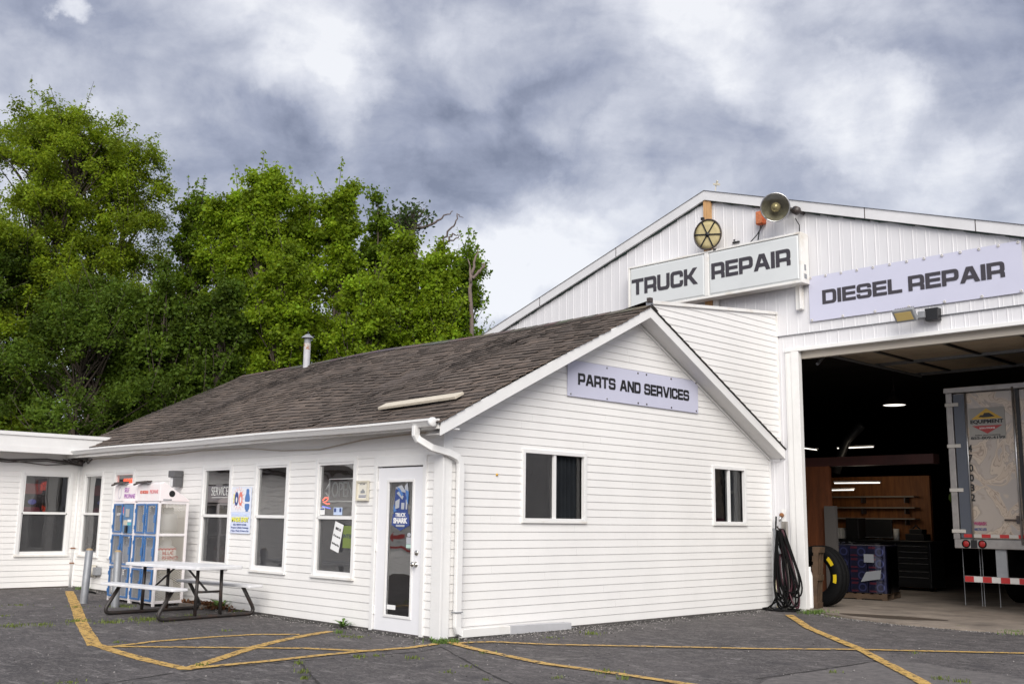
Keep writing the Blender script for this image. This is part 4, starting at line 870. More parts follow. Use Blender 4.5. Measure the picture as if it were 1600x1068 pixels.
T = thing('junction_box', (.0, D, 6.5), 'faded orange electrical box with dangling wires below the reflector lamp', 'box')
fbox(m := MB(), SW, -.08, .08, 6.55, 6.79, .02, .13); m.build('box', ORANGE, T, bevel=.02)
fbox(m := MB(), SW, -.06, .06, 6.56, 6.77, .141, .148); m.build('cover', mat('faded_orange', (.62, .20, .08), .6, var=.35, scale=30), T, bevel=.004)
m = MB(); m.tube([(.0, 7.17, 6.53), (-.01, 7.15, 6.44), (-.07, 7.14, 6.36), (-.2, 7.14, 6.26), (-.26, 7.13, 6.22)], .010, 6); m.tube([(.04, 7.17, 6.53), (-.02, 7.15, 6.42), (-.05, 7.14, 6.24)], .010, 6); m.build('wire', BLACKP, T, True)

T = thing('floodlight', (2.7, D, 4.45), 'yellow lensed floodlight with a black box beside it on the header over the bay', 'lamp')
hc = Vector((2.60, 6.98, 4.555)); nn_ = Vector((-.10, -.8, -.62)).normalized(); sx_ = Vector((1, -.10, 0)).normalized(); sx_ = (sx_ - nn_ * sx_.dot(nn_)).normalized(); sy_ = nn_.cross(sx_) * -1
if sy_.z < 0: sy_ = -sy_
MB().obox(hc, sx_ * .175, sy_ * .105, nn_ * .035).build('housing', GREYP, T, bevel=.012)
MB().obox(hc + nn_ * .037, sx_ * .135, sy_ * .068, nn_ * .006).build('lens', LENSY, T)
m = MB()
for i in range(11): m.obox(hc - nn_ * .045 + sx_ * (-.15 + .03 * i), sx_ * .004, sy_ * .10, nn_ * .018)
m.build('cooling_fins', DARKM, T)
fbox(m := MB(), SW, 2.85, 3.05, 4.45, 4.64, .02, .15); m.build('black_box', BLACKP, T, bevel=.006)
fbox(m := MB(), SW, 2.76, 2.86, 4.50, 4.60, .02, .20); m.build('mount', GREYP, T, bevel=.005)

m = MB(); m.beam((-.97, D - .03, 7.40), (-.95, D - .03, 7.53), .015, .015); m.beam((-1.0, D - .03, 7.53), (-.88, D - .03, 7.50), .05, .03); m.beam((-.95, D - .03, 7.50), (-.90, D - .06, 7.57), .03, .03)
solo('ridge_camera', m, CREAM, (-.95, D, 7.4), 'tiny pale fitting on a stub at the shop gable peak', 'fitting')
m = MB(); fbox(m, SW, -.62, -.48, 6.33, 6.355, .02, .05); fbox(m, SW, -.60, -.575, 6.38, 6.40, .02, .04); solo('loose_clip', m, BLACKP, (-.55, D, 6.33), 'small black clip stuck on the cladding right of the spoked disc', 'clip')

# ================================================================== on the office walls
T = thing('propane_poster', (-4.66, 0, 1.13), 'pale blue propane exchange poster reading MADE EASY between two office windows', 'poster')
OF = FY(0, -.018, 0)
fbox(m := MB(), OF, -4.955, -4.378, 1.128, 1.82, 0, .008); m.build('sheet', mat('poster_sheet', (.66, .72, .85), .5, col2=(.62, .66, .82), scale=2), T)
fbox(m := MB(), OF, -4.94, -4.393, 1.45, 1.805, .008, .0095); m.build('upper_field', mat('poster_white', (.78, .79, .84), .5), T)
sun = []
for i in range(16):
    a = i * math.pi / 8; cx_, cy_ = -4.74, 1.645; c_, s_ = math.cos(a), math.sin(a)
    sun.append([(cx_ + c_ * .125 - s_ * .004, cy_ + s_ * .125 + c_ * .004), (cx_ + c_ * .185, cy_ + s_ * .185), (cx_ + c_ * .125 + s_ * .004, cy_ + s_ * .125 - c_ * .004)])
flat(sun, OF, .012, mat('coral_print', (.75, .25, .18), .5), T, 'sun_rays')
flat([ell(-4.80, 1.645, .055, .105), ell(-4.80, 1.63, .026, .045)], OF, .013, NAVY, T, 'navy_oval')
flat([ell(-4.68, 1.645, .055, .105), ell(-4.68, 1.63, .03, .05)], OF, .013, mat('coral_oval', (.72, .22, .17), .5), T, 'coral_oval')
flat([[(-4.885, 1.69), (-4.865, 1.73), (-4.87, 1.56), (-4.885, 1.60)]], OF, .013, YELP, T, 'yellow_arc')
flat([rounded([(-4.52, 1.72, .01), (-4.52, 1.79, .02), (-4.44, 1.79, .02), (-4.44, 1.72, .01), (-4.41, 1.67, .04), (-4.41, 1.60, .03), (-4.55, 1.60, .03), (-4.55, 1.67, .04)]), rounded([(-4.55, 1.57, .03), (-4.41, 1.57, .03), (-4.42, 1.47, .05), (-4.54, 1.47, .05)]), rect(-4.515, -4.445, 1.455, 1.47)], OF, .012, MIDBLUE, T, 'cylinder_picture')
text('PROPANE EXCHANGE', OF, -4.92, -4.41, 1.385, 1.43, .009, PALEBLUE, T)
text('MADE EASY', OF, -4.915, -4.415, 1.30, 1.372, .011, YELP, T, bold=.05); text('MADE EASY', OF, -4.908, -4.408, 1.295, 1.367, .009, NAVY, T, bold=.06)
for s, a, b, z0, z1 in (('SELF-SERVE KIOSK', -4.86, -4.47, 1.245, 1.272), ('Propane Cylinder Exchange', -4.92, -4.41, 1.195, 1.228), ('7 Days a Week, 24 Hours a Day', -4.93, -4.40, 1.148, 1.180)): text(s, OF, a, b, z0, z1, .009, NAVY, T, bold=.02)

T = thing('framed_notice', (-1.58, 0, 1.61), 'small cream framed notice between the OPEN window and the glazed door', 'notice')
mb = MB(); a, b, z0, z1 = -1.708, -1.452, 1.605, 1.865
fbox(mb, OF, a, b, z0, z0 + .022, 0, .028); fbox(mb, OF, a, b, z1 - .022, z1, 0, .028); fbox(mb, OF, a, a + .022, z0 + .022, z1 - .022, 0, .027); fbox(mb, OF, b - .022, b, z0 + .022, z1 - .022, 0, .027)
mb.build('frame', CREAM, T); fbox(m := MB(), OF, a + .022, b - .022, z0 + .022, z1 - .022, 0, .010); m.build('sheet', mat('notice_sheet', (.74, .71, .63), .5), T)
text('NO CAMP', OF, -1.64, -1.53, 1.812, 1.828, .011, GREYP, T); flat([rect(-1.62, -1.53, 1.705, 1.735), [(-1.60, 1.74), (-1.54, 1.74), (-1.57, 1.76)]], OF, .012, GREYP, T, 'small_picture'); flat([rect(-1.66, -1.50, 1.668, 1.676), rect(-1.66, -1.51, 1.648, 1.655)], OF, .012, NAVY, T, 'print_lines')

T = thing('wall_light', (-6.7, 0, 1.83), 'grey cube wall light with clear lower glass right of the propane cages', 'lamp')
fbox(m := MB(), OF, -6.80, -6.60, 2.0, 2.11, 0, .17); m.build('hood', mat('dark_grey_hood', (.10, .10, .105), .5), T, bevel=.01); fbox(m := MB(), OF, -6.66, -6.60, 1.84, 2.0, 0, .15); m.build('back_plate', mat('dark_plate', (.10, .10, .105), .5), T, bevel=.006); fbox(m := MB(), OF, -6.78, -6.665, 1.845, 2.0, .02, .14); m.build('glass', mat('frosted_glass', (.66, .67, .68), .25), T, bevel=.012)

T = thing('power_outlet', (-9.75, 0, .26), 'beige domed outlet cover and grey box with a black cord low on the wall', 'outlet')
fbox(m := MB(), OF, -9.70, -9.54, .28, .42, 0, .10); m.build('box', GREYP, T, bevel=.008)
MB().lathe((-9.80, -.10, .35), (-.25, -1, .1), [(.001, .10), (.06, .085), (.10, .04), (.115, -.03), (.115, -.06)], 16).build('cover', BEIGE, T, True)
m = MB(); m.tube([(-9.80, -.15, .27), (-9.80, -.16, .16), (-9.74, -.2, .10), (-9.6, -.27, .04), (-9.3, -.34, .02), (-8.9, -.36, .018)], .016, 8); m.build('cord', RUBBER, T, True)

T = thing('roof_plank', (-.9, .3, 2.8), 'weathered pale plank lying flat on the shingles just above the gutter', 'plank')
A = Vector((-1.60, .27, 2.835)); B = Vector((-.14, .365, 2.885)); nr = Vector((0, -.447, .894)); m = MB(); d = (B - A).normalized(); m.obox((A + B) / 2 + nr * .03, d * (B - A).length / 2, d.cross(nr) * .085, nr * .018); m.build('board', PALEWOOD, T, bevel=.004)
for y, z, s_ in ((.872, 1.945, .016), (1.86, 1.99, .016)): 
    pass
T = thing('wasp_nest', (.02, .872, 1.945), 'tiny orange blob on the gable siding right of the downspout', 'blob'); m = MB(); m.lathe((.010, .872, 1.945), (1, 0, 0), [(.018, 0), (.016, .012), (.008, .02), (.001, .022)], 8); m.build('blob', mat('amber', (.6, .33, .04), .6), T, True)
m = MB(); m.tube([(-10.84, -.03, 2.40), (-10.80, -.08, 2.43), (-10.5, -.02, 2.40), (-10.1, -.03, 2.42), (-9.2, -.03, 2.40), (-8.4, -.03, 2.43), (-7.2, -.03, 2.39), (-6, -.03, 2.42), (-4.6, -.03, 2.40), (-3.6, -.03, 2.33), (-2.6, -.03, 2.31), (-1.6, -.03, 2.40), (-.9, -.03, 2.42), (-.3, -.04, 2.43)], .008, 6)
solo('eave_cable', m, mat('tan_cable', (.42, .36, .30), .6), (-5, 0, 2.3), 'thin tan cable sagging along the office eave', 'cable', smooth=True)
m = MB(); rr = random.Random(9)
for k_ in range(5):
    p = []; 
    for i in range(14): y = -9 + i * 9 / 13; p.append((-10.84 + rr.uniform(0, .04), y, 2.43 - rr.uniform(0, .10) - .03 * k_ * .5))
    m.tube(p, .009, 6)
m.tube([(-10.84, -.1, 2.40), (-10.76, -.05, 2.36), (-10.65, -.03, 2.41), (-10.5, -.04, 2.34), (-10.35, -.03, 2.42)], .012, 6)
for k_ in range(5): m.tube([(-10.82, -.4 + .1 * k_, 2.41), (-10.78, -.25, 2.36 + .02 * k_), (-10.7, -.08, 2.42), (-10.5, -.05, 2.39 + .01 * k_)], .010, 6)
solo('cable_bundle', m, mat('grey_cable', (.10, .09, .085), .6), (-10.84, -4, 2.3), 'tangle of dark cables strung under the wing fascia', 'cables', smooth=True)
m = MB(); m.lathe((-10.70, -.10, 2.36), (.5, -1, -.2), [(.001, .06), (.03, .06), (.042, .05), (.042, -.04)], 12); m.beam((-10.72, 0, 2.38), (-10.70, -.08, 2.36), .03, .03)
solo('eave_camera', m, DARKM, (-10.70, 0, 2.36), 'small dark camera in the corner where office and wing meet', 'camera', smooth=True)

# window and door stickers and signs (inside the glass)
T = thing('open_neon', (-2.1, .05, 1.73), 'unlit outline neon sign reading OPEN inside the window nearest the door', 'sign')
NF = FY(0, .03, 0)
text('OPEN', NF, -2.36, -1.88, 1.66, 1.86, 0, NEONOFF, T, bold=-.012, depth=.012)
m = MB()
for a, b in (((-2.42, 1.60), (-1.84, 1.60)), ((-2.42, 1.90), (-1.84, 1.90)), ((-2.42, 1.60), (-2.42, 1.90)), ((-1.84, 1.60), (-1.84, 1.90)), ((-2.42, 1.66), (-2.50, 1.72)), ((-2.42, 1.84), (-2.50, 1.76))): m.tube([NF(*a), NF(*b)], .011, 8)
m.build('tube_frame', NEONOFF, T, True)
T = thing('arrow_neon', (-2.4, .4, 1.5), 'small lit red and blue neon curl behind the OPEN sign', 'sign')
m = MB(); m.tube([(-2.98, .3, 1.62), (-2.92, .3, 1.66), (-2.82, .3, 1.66), (-2.88, .3, 1.61), (-2.96, .3, 1.60), (-2.86, .3, 1.57), (-2.80, .3, 1.575)], .007, 8); m.build('red_tube', NEONRED, T, True)
m = MB(); m.tube([(-2.98, .3, 1.54), (-2.88, .3, 1.525), (-2.78, .3, 1.51)], .007, 8); m.build('blue_tube', NEONBLUE, T, True)
def sticker(name, lab, cat, fr, a, b, c_, d_, m_, n=-.008):
    T = thing(name, fr((a + b) / 2, c_, n), lab, cat); fbox(m := MB(), fr, a, b, c_, d_, n, n + .002); m.build('sheet', m_, T); return T
T = sticker('card_sticker', 'small white card sticker at the lower left of the OPEN window upper pane', 'sticker', LW, -2.60, -2.49, 1.42, 1.52, PRINTW, -.016); flat([rect(-2.59, -2.50, 1.49, 1.51)], LW, -.012, NAVY, T, 'stripe')
T = sticker('blue_sticker', 'pale blue and navy sticker low in the middle of the OPEN window upper pane', 'sticker', LW, -2.28, -2.08, 1.42, 1.52, PALEBLUE, -.016); flat([rect(-2.265, -2.22, 1.46, 1.51), rect(-2.14, -2.10, 1.46, 1.51)], LW, -.012, NAVY, T, 'print')
T = thing('tilted_notice', (-2.2, 0, 1.1), 'tilted white paper reading RING US taped in the lower OPEN window pane', 'paper')
def tilt(cx, cz, ang, fr): 
    return lambda s, t, n=0: fr(cx + s * math.cos(ang) - t * math.sin(ang), cz + s * math.sin(ang) + t * math.cos(ang), n)
TF = tilt(-2.17, 1.13, -.26, LW); fbox(m := MB(), TF, -.10, .10, -.19, .19, -.010, -.0085); m.build('paper', PRINTW, T)
for s, a, b, z0, z1 in (('RING US', -.06, .06, .09, .125), ('If we are in', -.08, .08, -.005, .025), ('Out Drop A Key', -.085, .085, -.12, -.085)): text(s, TF, a, b, z0, z1, -.007, BLACKP, T, bold=.03)
T = thing('lime_notice', (-1.95, 0, 1.0), 'lime green sheet partly lettered INTER inside the lower OPEN window pane', 'paper')
fbox(m := MB(), LW, -2.06, -1.83, .99, 1.28, -.030, -.028); m.build('sheet', LIME, T); text('INTER', LW, -2.05, -1.84, 1.12, 1.17, -.027, NAVY, T)
T = thing('service_lettering', (-5.45, 0, 1.66), 'thin white hand lettering SERVICE on the upper glass left of the poster', 'lettering'); text('SERVICE', LW, -5.68, -5.16, 1.70, 1.83, -.017, NEONOFF, T, bold=-.02); fbox(m := MB(), LW, -5.66, -5.16, 1.665, 1.672, -.018, -.016); m.build('underline', NEONOFF, T)
T = thing('green_poster', (-5.2, .25, 1.4), 'dark green poster in a white frame behind the SERVICE window', 'poster')
fbox(m := MB(), FY(0, .3), -5.36, -5.05, 1.42, 1.95, 0, .01); m.build('sheet', mat('deep_green', (.02, .16, .12), .5), T); mb = MB(); fbox(mb, FY(0, .3), -5.41, -5.36, 1.40, 1.98, 0, .02); fbox(mb, FY(0, .3), -5.36, -5.05, 1.95, 1.98, 0, .02); fbox(mb, FY(0, .3), -5.36, -5.05, 1.40, 1.42, 0, .02); mb.build('frame', PRINTW, T)
T = thing('red_neon', (-8.8, .2, 1.9), 'lit red letters reading 24 HOUR behind the window over the cages', 'sign'); text('24 HOUR', FY(0, .10), -9.14, -8.60, 1.86, 2.03, 0, NEONRED, T, bold=.03, depth=.02); text('OPEN', FY(0, .10), -9.1, -8.75, 1.40, 1.52, 0, NEONRED, T, bold=.03, depth=.02)
T = thing('beer_neon', (-11.2, -.7, 1.5), 'dim red and blue glowing sign inside the wing window', 'sign')
XF = FX(-11.5)
fbox(m := MB(), XF, -.92, -.45, 1.34, 1.95, -.05, 0); m.build('panel', DARKIN, T); flat([rounded([(-.90, 1.75, .05), (-.48, 1.75, .05), (-.48, 1.95, .08), (-.90, 1.95, .08)])], XF, .004, mat('dim_red', (.30, .05, .04), .4, emit=.10), T, 'red_band'); flat([ell(-.66, 1.60, .08, .05)], XF, .004, mat('dim_blue', (.09, .11, .45), .4, emit=.14), T, 'blue_band'); flat([rounded([(-.88, 1.36, .04), (-.5, 1.36, .04), (-.5, 1.50, .06), (-.88, 1.50, .06)])], XF, .004, mat('dim_red2', (.24, .03, .05), .4, emit=.10), T, 'lower_band')
T = thing('ceiling_tube', (-2.2, 1.5, 2.4), 'pale fluorescent ceiling fitting seen through the top of the OPEN window', 'lamp'); m = MB(); m.box((-2.9, 1.0, 2.36), (-1.5, 1.2, 2.43)); m.build('fitting', LAMPON, T)
# door decals
T = thing('door_decal', (-.805, 0, 1.35), 'blue and silver shield decal lettered TRUCK SHARK on the door glass', 'decal')
q = -.008; SLV = mat('silver_print', (.40, .42, .46), .4)
flat([[(-.95, 1.42), (-.93, 1.75), (-.70, 1.75), (-.67, 1.42), (-.64, 1.30), (-.81, 1.235), (-.97, 1.30)]], LW, q, NAVY, T, 'shield')
flat([[(-.965, 1.44), (-.645, 1.44), (-.625, 1.30), (-.985, 1.30)]], LW, q + .003, mat('royal_blue', (.04, .07, .25), .4), T, 'ribbon')
flat([[(-.93, 1.77), (-.80, 1.80), (-.70, 1.70), (-.82, 1.72)], [(-.90, 1.70), (-.78, 1.62), (-.76, 1.66), (-.86, 1.72)], [(-.74, 1.78), (-.69, 1.83), (-.66, 1.70), (-.71, 1.66)], [(-.92, 1.60), (-.84, 1.63), (-.84, 1.52), (-.92, 1.50)], [(-.80, 1.58), (-.74, 1.58), (-.74, 1.50), (-.80, 1.50)], [(-.71, 1.62), (-.68, 1.62), (-.68, 1.50), (-.71, 1.50)]], LW, q + .004, SLV, T, 'emblem')
flat([[(-.90, 1.78), (-.84, 1.76), (-.76, 1.68), (-.80, 1.66)], [(-.72, 1.74), (-.66, 1.72), (-.66, 1.55), (-.69, 1.60)], [(-.95, 1.56), (-.91, 1.50), (-.88, 1.48), (-.95, 1.46)]], LW, q + .006, MIDBLUE, T, 'emblem_shading')
text('TRUCK', LW, -.91, -.70, 1.405, 1.455, q + .008, PRINTW, T, bold=.03); text('SHARK', LW, -.945, -.665, 1.325, 1.395, q + .008, PRINTW, T, bold=.05); flat([rect(-.89, -.72, 1.285, 1.310)], LW, q + .007, SLV, T, 'tag_line')
T = sticker('phone_sticker', 'small grey and mint sticker on the door glass beside the knob', 'sticker', LW, -.68, -.58, 1.08, 1.16, SLV); flat([rect(-.68, -.58, 1.03, 1.075)], LW, -.006, mat('mint_print', (.45, .62, .56), .5), T, 'mint_half'); flat([ell(-.63, 1.19, .035, .025)], LW, -.006, SLV, T, 'round_logo')
sticker('white_label', 'blank white label at the foot of the door glass', 'sticker', LW, -1.03, -.86, .275, .33, PRINTW)
T = thing('arrow_banner', (-10.85, -7.9, .5), 'white banner with red arrow on the wing wall', 'banner'); fbox(m := MB(), WW, -9.3, -6.9, .55, 1.3, .015, .02); m.build('sheet', mat('dirty_banner', (.55, .55, .55), .6), T); flat([[(-8.2, .90), (-7.7, .90), (-7.7, .80), (-7.4, .95), (-7.7, 1.10), (-7.7, 1.0), (-8.2, 1.0)][::-1], rect(-9.2, -7.0, .58, .64)], WW, .022, RED, T, 'red_arrow')
# ================================================================== propane cages
def make_cage(kiosk, label):
    wd, dp, hb, hf = .82, .50, 1.575, 1.865
    T = thing('propane_cage', (0, 0, 0), label, 'propane cage', 'propane cages by the office wall')
    F0 = FY(0, 0); t = .035
    rows = [(.075, .55), (.585, 1.06), (1.095, 1.555)]; cols = [(.052, .380), (.440, .768)]
    m = MB()
    for x in (0, wd - t): m.box((x, 0, 0), (x + t, .04, hb)); m.box((x, dp - .04, 0), (x + t, dp, hb))
    m.box((.395, .002, .02), (.425, .038, hb))
    for z in (.04, .55, 1.06, hb - .02): m.box((t, .003, z), (wd - t, .037, z + .035)); m.box((t, .06, z), (wd - t, dp - .03, z + .012)); m.box((.005, .04, z), (.03, dp - .04, z + .04)); m.box((wd - .03, .04, z), (wd - .005, dp - .04, z + .04))
    m.build('frame', CAGEW, T, bevel=.004)
    m = MB(); m.prism([(0, hb + .02), (0, hf), (.06, hf + .03), (dp, hb + .045), (dp, hb + .02)], lambda s, t_, n=0: (n, s, t_), -.004, wd + .004); hd = m.build('header', PINKW, T, bevel=.006)
    if kiosk:
        text('SELF\nPROPANE', F0, .38, .78, hb + .07, hb + .24, .003, mat('violet_print', (.36, .12, .42), .5), hd, bold=.01); flat([ell(.2, hb + .16, .07, .10), ell(.2, hb + .16, .05, .08)], F0, .003, mat('grey_print', (.6, .58, .62), .5), hd, 'ring_print')
        fbox(x := MB(), F0, .42, .79, hb - .015, hb + .03, .0, .03); x.build('sill_plate', PINKW, hd)
    else:
        text('NO SMOKING', F0, .13, .42, hb + .14, hb + .19, .003, mat('coral_letters', (.70, .16, .12), .5), hd, bold=.04); text('PROPANE', F0, .47, .76, hb + .14, hb + .20, .003, mat('coral_letters2', (.66, .26, .28), .5), hd, bold=.02)
        MB().lathe((wd + .004, .20, hb + .14), (1, 0, 0), [(.05, .0), (.05, .004), (.001, .005)], 18).build('side_hole', BLACKP, hd)
        fbox(x := MB(), FX(wd + .004), .06, .20, hb + .035, hb + .055, 0, .004); x.build('side_label', GREYP, hd)
    m = MB(); m.tube([(.08, -.10, hf - .01), (.08, .02, hf + .035), (.50, .0, hf + .04)], .016, 6); m.obox((.30, -.04, hf + .03), (.20, 0, 0.006), (0, .035, 0), (0, 0, .015)); m.build('roof_lamp', DARKM, T)
    for r, (z0, z1) in enumerate(rows):
        for c_, (x0, x1) in enumerate(cols):
            if kiosk and r == 2 and c_ == 1:
                fbox(m := MB(), F0, x0, x1, z0 - .01, z1, 0, .02); kd = m.build('kiosk_panel', mat('kiosk_blue', (.07, .19, .38), .4, var=.2, scale=8), T, bevel=.005)
                fbox(m := MB(), F0, x0 + .10, x0 + .24, z0 + .25, z0 + .38, .02, .03); m.build('screen', ALU, kd); fbox(m := MB(), F0, x0 + .03, x0 + .17, z0 + .12, z0 + .20, .02, .024); m.build('tan_label', PALEWOOD, kd); fbox(m := MB(), F0, x0 + .18, x0 + .31, z0 + .17, z0 + .21, .02, .024); m.build('white_label', PRINTW, kd); fbox(m := MB(), F0, x0 + .18, x0 + .31, z0 + .12, z0 + .16, .02, .024); m.build('teal_label', mat('teal_label', (.10, .45, .5), .5), kd); fbox(m := MB(), F0, x0 + .14, x0 + .20, z0 + .0, z0 + .11, .02, .05); m.build('card_reader', BLACKP, kd)
                continue
            m = MB(); b = .024
            fbox(m, F0, x0, x0 + b, z0, z1, .0, .022); fbox(m, F0, x1 - b, x1, z0, z1, .0, .022); fbox(m, F0, x0 + b, x1 - b, z0, z0 + b, .0, .021); fbox(m, F0, x0 + b, x1 - b, z1 - b, z1, .0, .021)
            fbox(m, F0, x1 - b - .01, x1 + .02, z0 + .17, z0 + .29, .022, .035); fbox(m, F0, x0 - .012, x0 + .01, z0 + .06, z0 + .12, .022, .03); fbox(m, F0, x0 - .012, x0 + .01, z1 - .14, z1 - .08, .022, .03)
            dr = m.build('cage_door', BLUE, T)
            MB().quad((x0 + b, -.008, z0 + b), (x1 - b, -.008, z0 + b), (x1 - b, -.008, z1 - b), (x0 + b, -.008, z1 - b)).build('mesh_panel', EXPGREY, dr)
    for sx in (.018, wd - .018):
        for z0, z1 in rows: MB().quad((sx, .04, z0), (sx, dp - .04, z0), (sx, dp - .04, z1 + .03), (sx, .04, z1 + .03)).build('side_mesh', EXPWHITE, T)
    return T
CX, CY = -7.57, -.73
cg1 = make_cage(True, 'left propane cage with a blue card reader panel in its top row'); cg1.location = (CX, CY, 0)
cg2 = make_cage(False, 'right propane cage with round hole and mesh on its visible side'); cg2.location = (CX + .835, CY, 0)
def make_tank():
    m = MB(); m.lathe((0, 0, 0), (0, 0, 1), [(.10, 0), (.105, .035), (.09, .04), (.13, .06), (.152, .10), (.152, .27), (.135, .32), (.07, .355), (.03, .36)], 20)
    m.lathe((0, 0, .33), (0, 0, 1), [(.085, 0), (.088, .10), (.082, .10), (.08, 0)], 14); m.lathe((0, 0, .35), (0, 0, 1), [(.02, 0), (.02, .07), (.001, .07)], 8)
    return m.build('propane_tank', TANKM, None, True)
tank = make_tank(); first = True; names_r = ['bottom', 'middle', 'top']
for ci, cx in enumerate((CX, CX + .835)):
    for r, z in enumerate((.054, .564, 1.074)):
        for c_, dx in enumerate((.21, .61)):
            if ci == 0 and r == 2 and c_ == 1: continue
            if (ci, r, c_) == (0, 2, 0): continue
            o = tank if first else tank.copy()
            if not first: COL.objects.link(o)
            first = False; o.location = (cx + dx, CY + .26, z)
            tag(o, 'white propane tank in the %s row, %s compartment of the %s cage' % (names_r[r], ('left', 'right')[c_], ('left', 'right')[ci]), 'gas tank', 'propane tanks in the cages')
T = thing('tank_sleeve', (CX + 1.45, CY + .26, .62), 'red and white printed sleeve round the tank in the right cage middle row', 'label')
MB().lathe((CX + 1.445, CY + .26, .60), (0, 0, 1), [(.157, .06), (.157, .27)], 24).build('sleeve', PRINTW, T, True)
for z in (.05, .245): MB().lathe((CX + 1.445, CY + .26, .60), (0, 0, 1), [(.159, z), (.159, z + .03)], 24).build('red_band', RED, T, True)
text('BLUE\nRHINO', FX(CX + 1.607), CY + .13, CY + .39, .70, .83, 0, RED, T, bold=.03)

# ================================================================== picnic table
T = thing('picnic_table', (-4.43, -1.02, 0), 'white topped picnic table with brown bent tube legs on the asphalt', 'table'); T.rotation_euler.z = R(6.2)
def plank(name, v0, v1, z0, z1, ln):
    m = MB(); r = .05; pts = rounded([(-ln, v0, r), (ln, v0, r), (ln, v1, r), (-ln, v1, r)]); m.prism(pts, lambda s, t, n=0: (s, t, n), z0, z1); o = m.build(name, TABLE, None, bevel=.008); o.parent = T; return o
plank('tabletop', -.37, .37, .665, .71, .915); plank('bench', -.73, -.475, .40, .435, .915); plank('bench', .475, .73, .40, .435, .915)
def arc(pts, r=.13):   # round the corners of an open polyline
    P = [Vector(p) for p in pts]; o = [P[0]]
    for i in range(1, len(P) - 1):
        a = P[i] + (P[i - 1] - P[i]).normalized() * r; b = P[i] + (P[i + 1] - P[i]).normalized() * r
        for k_ in range(7): t = k_ / 6; o.append(a * (1 - t) ** 2 + P[i] * 2 * t * (1 - t) + b * t * t)
    return o + [P[-1]]
for sx in (-.66, .66):
    m = MB(); m.tube(arc([(sx, -.56, .40), (sx, -.80, .03), (sx, .80, .03), (sx, .56, .40)], .14), .027, 10)
    o = m.build('leg_frame', BROWNSTEEL, None, True); o.parent = T
    for y in (-.20, .20):
        m = MB(); m.tube([(sx, y, .04), (sx, y * .95, .665)], .024, 8); o = m.build('upright', BROWNSTEEL, None, True); o.parent = T
    m = MB(); m.tube([(sx, -.02, .36), (sx * .2, -.02, .665)], .014, 6); m.tube([(sx, -.21, .36), (sx, .21, .36)], .016, 6); o = m.build('brace', BROWNSTEEL, None, True); o.parent = T

# ================================================================== bollards
def make_bollard(h):
    T = thing('bollard', (0, 0, 0), '', 'bollard', 'pipe bollards in front of the cages')
    MB().lathe((0, 0, 0), (0, 0, 1), [(.058, -.02), (.058, h), (.053, h + .003)], 20).build('pipe', GALV, T, True)
    MB().lathe((0, 0, h - .03), (0, 0, 1), [(.053, .028), (.045, .050), (.018, .060), (.001, .062)], 16).build('concrete_cap', mat('rusty_cap', (.42, .30, .16), .9, var=.4, scale=30), T, True); return T
b1 = make_bollard(.82); b1.location = (-7.09, -1.30, 0); b1.rotation_euler = (R(-1), R(2.0), 0); b1['label'] = 'grey pipe bollard at the wall corner left of the propane cages'
b2 = copy_tree(b1); b2.location = (-6.16, -1.20, 0); b2.rotation_euler = (R(1), 0, 0); b2['label'] = 'grey pipe bollard standing in front of the cages behind the picnic bench'
m = MB(); m.hexa([(-5.7, -.42, .0), (-5.1, -.36, 0), (-5.1, -.24, 0), (-5.7, -.30, 0), (-5.7, -.40, .06), (-5.1, -.35, .06), (-5.1, -.25, .06), (-5.7, -.31, .06)]); solo('paver_block', m, CONC, (-5.4, -.33, 0), 'flat grey concrete block on the ground right of the cages', 'block', bevel=.01)

# ================================================================== hose by the bay
T = thing('hose_bundle', (.38, 7.05, 0), 'looped black air hoses hung on a post at the left bay jamb', 'hose')
rr = random.Random(21)
for k_ in range(17):
    wdt = rr.uniform(.06, .21); bot = rr.uniform(.03, .32); cx0 = .30 + rr.uniform(-.035, .035); cx1 = .40 + rr.uniform(-.16, .20); yy = 7.10 - rr.uniform(.02, .16); top = 1.30 - rr.uniform(0, .06); m = MB(); p = []
    for i in range(33):
        a = 2 * math.pi * i / 32; f_ = (1 - math.cos(a)) / 2
        z = top + (bot - top) * f_; xx = cx0 + (cx1 - cx0) * f_ + math.sin(a) * (.035 + wdt * f_ ** 1.3 * 1.1)
        p.append((xx, yy + .025 * math.sin(a) - .05 * f_, z))
    m.tube(p, .0135, 7, cap=False); m.build('hose_loop', RUBBER if k_ % 5 else mat('dark_red_hose', (.055, .01, .02), .5), T, True)
m = MB(); m.tube([(.13, 7.18, 1.50), (.135, 7.15, 1.3), (.13, 7.13, .8), (.12, 7.12, .4), (.14, 7.08, .12), (.05, 6.98, .03), (-.0, 6.9, .022), (.15, 6.72, .02), (.4, 6.72, .02), (.62, 6.85, .022), (.60, 7.0, .03), (.4, 7.0, .03)], .0135, 7); m.tube([(.20, 7.05, .25), (.12, 6.95, .04), (.3, 6.8, .02), (.55, 6.8, .02), (.66, 6.95, .04)], .0135, 7); m.build('ground_coil', RUBBER, T, True)
m = MB(); m.tube([(.235, 6.93, .52), (.26, 6.92, .05)], .010, 8); m.build('wand', mat('cream_wand', (.68, .62, .42), .4), T, True); m = MB(); m.tube([(.235, 6.93, .50), (.23, 6.94, .60)], .016, 8); m.build('wand_collar', BLACKP, T, True)
m = MB(); m.tube([(.20, 6.98, 1.30), (.26, 6.96, 1.05), (.32, 6.96, .9)], .025, 6); m.build('grey_wrap', GALV, T, True)
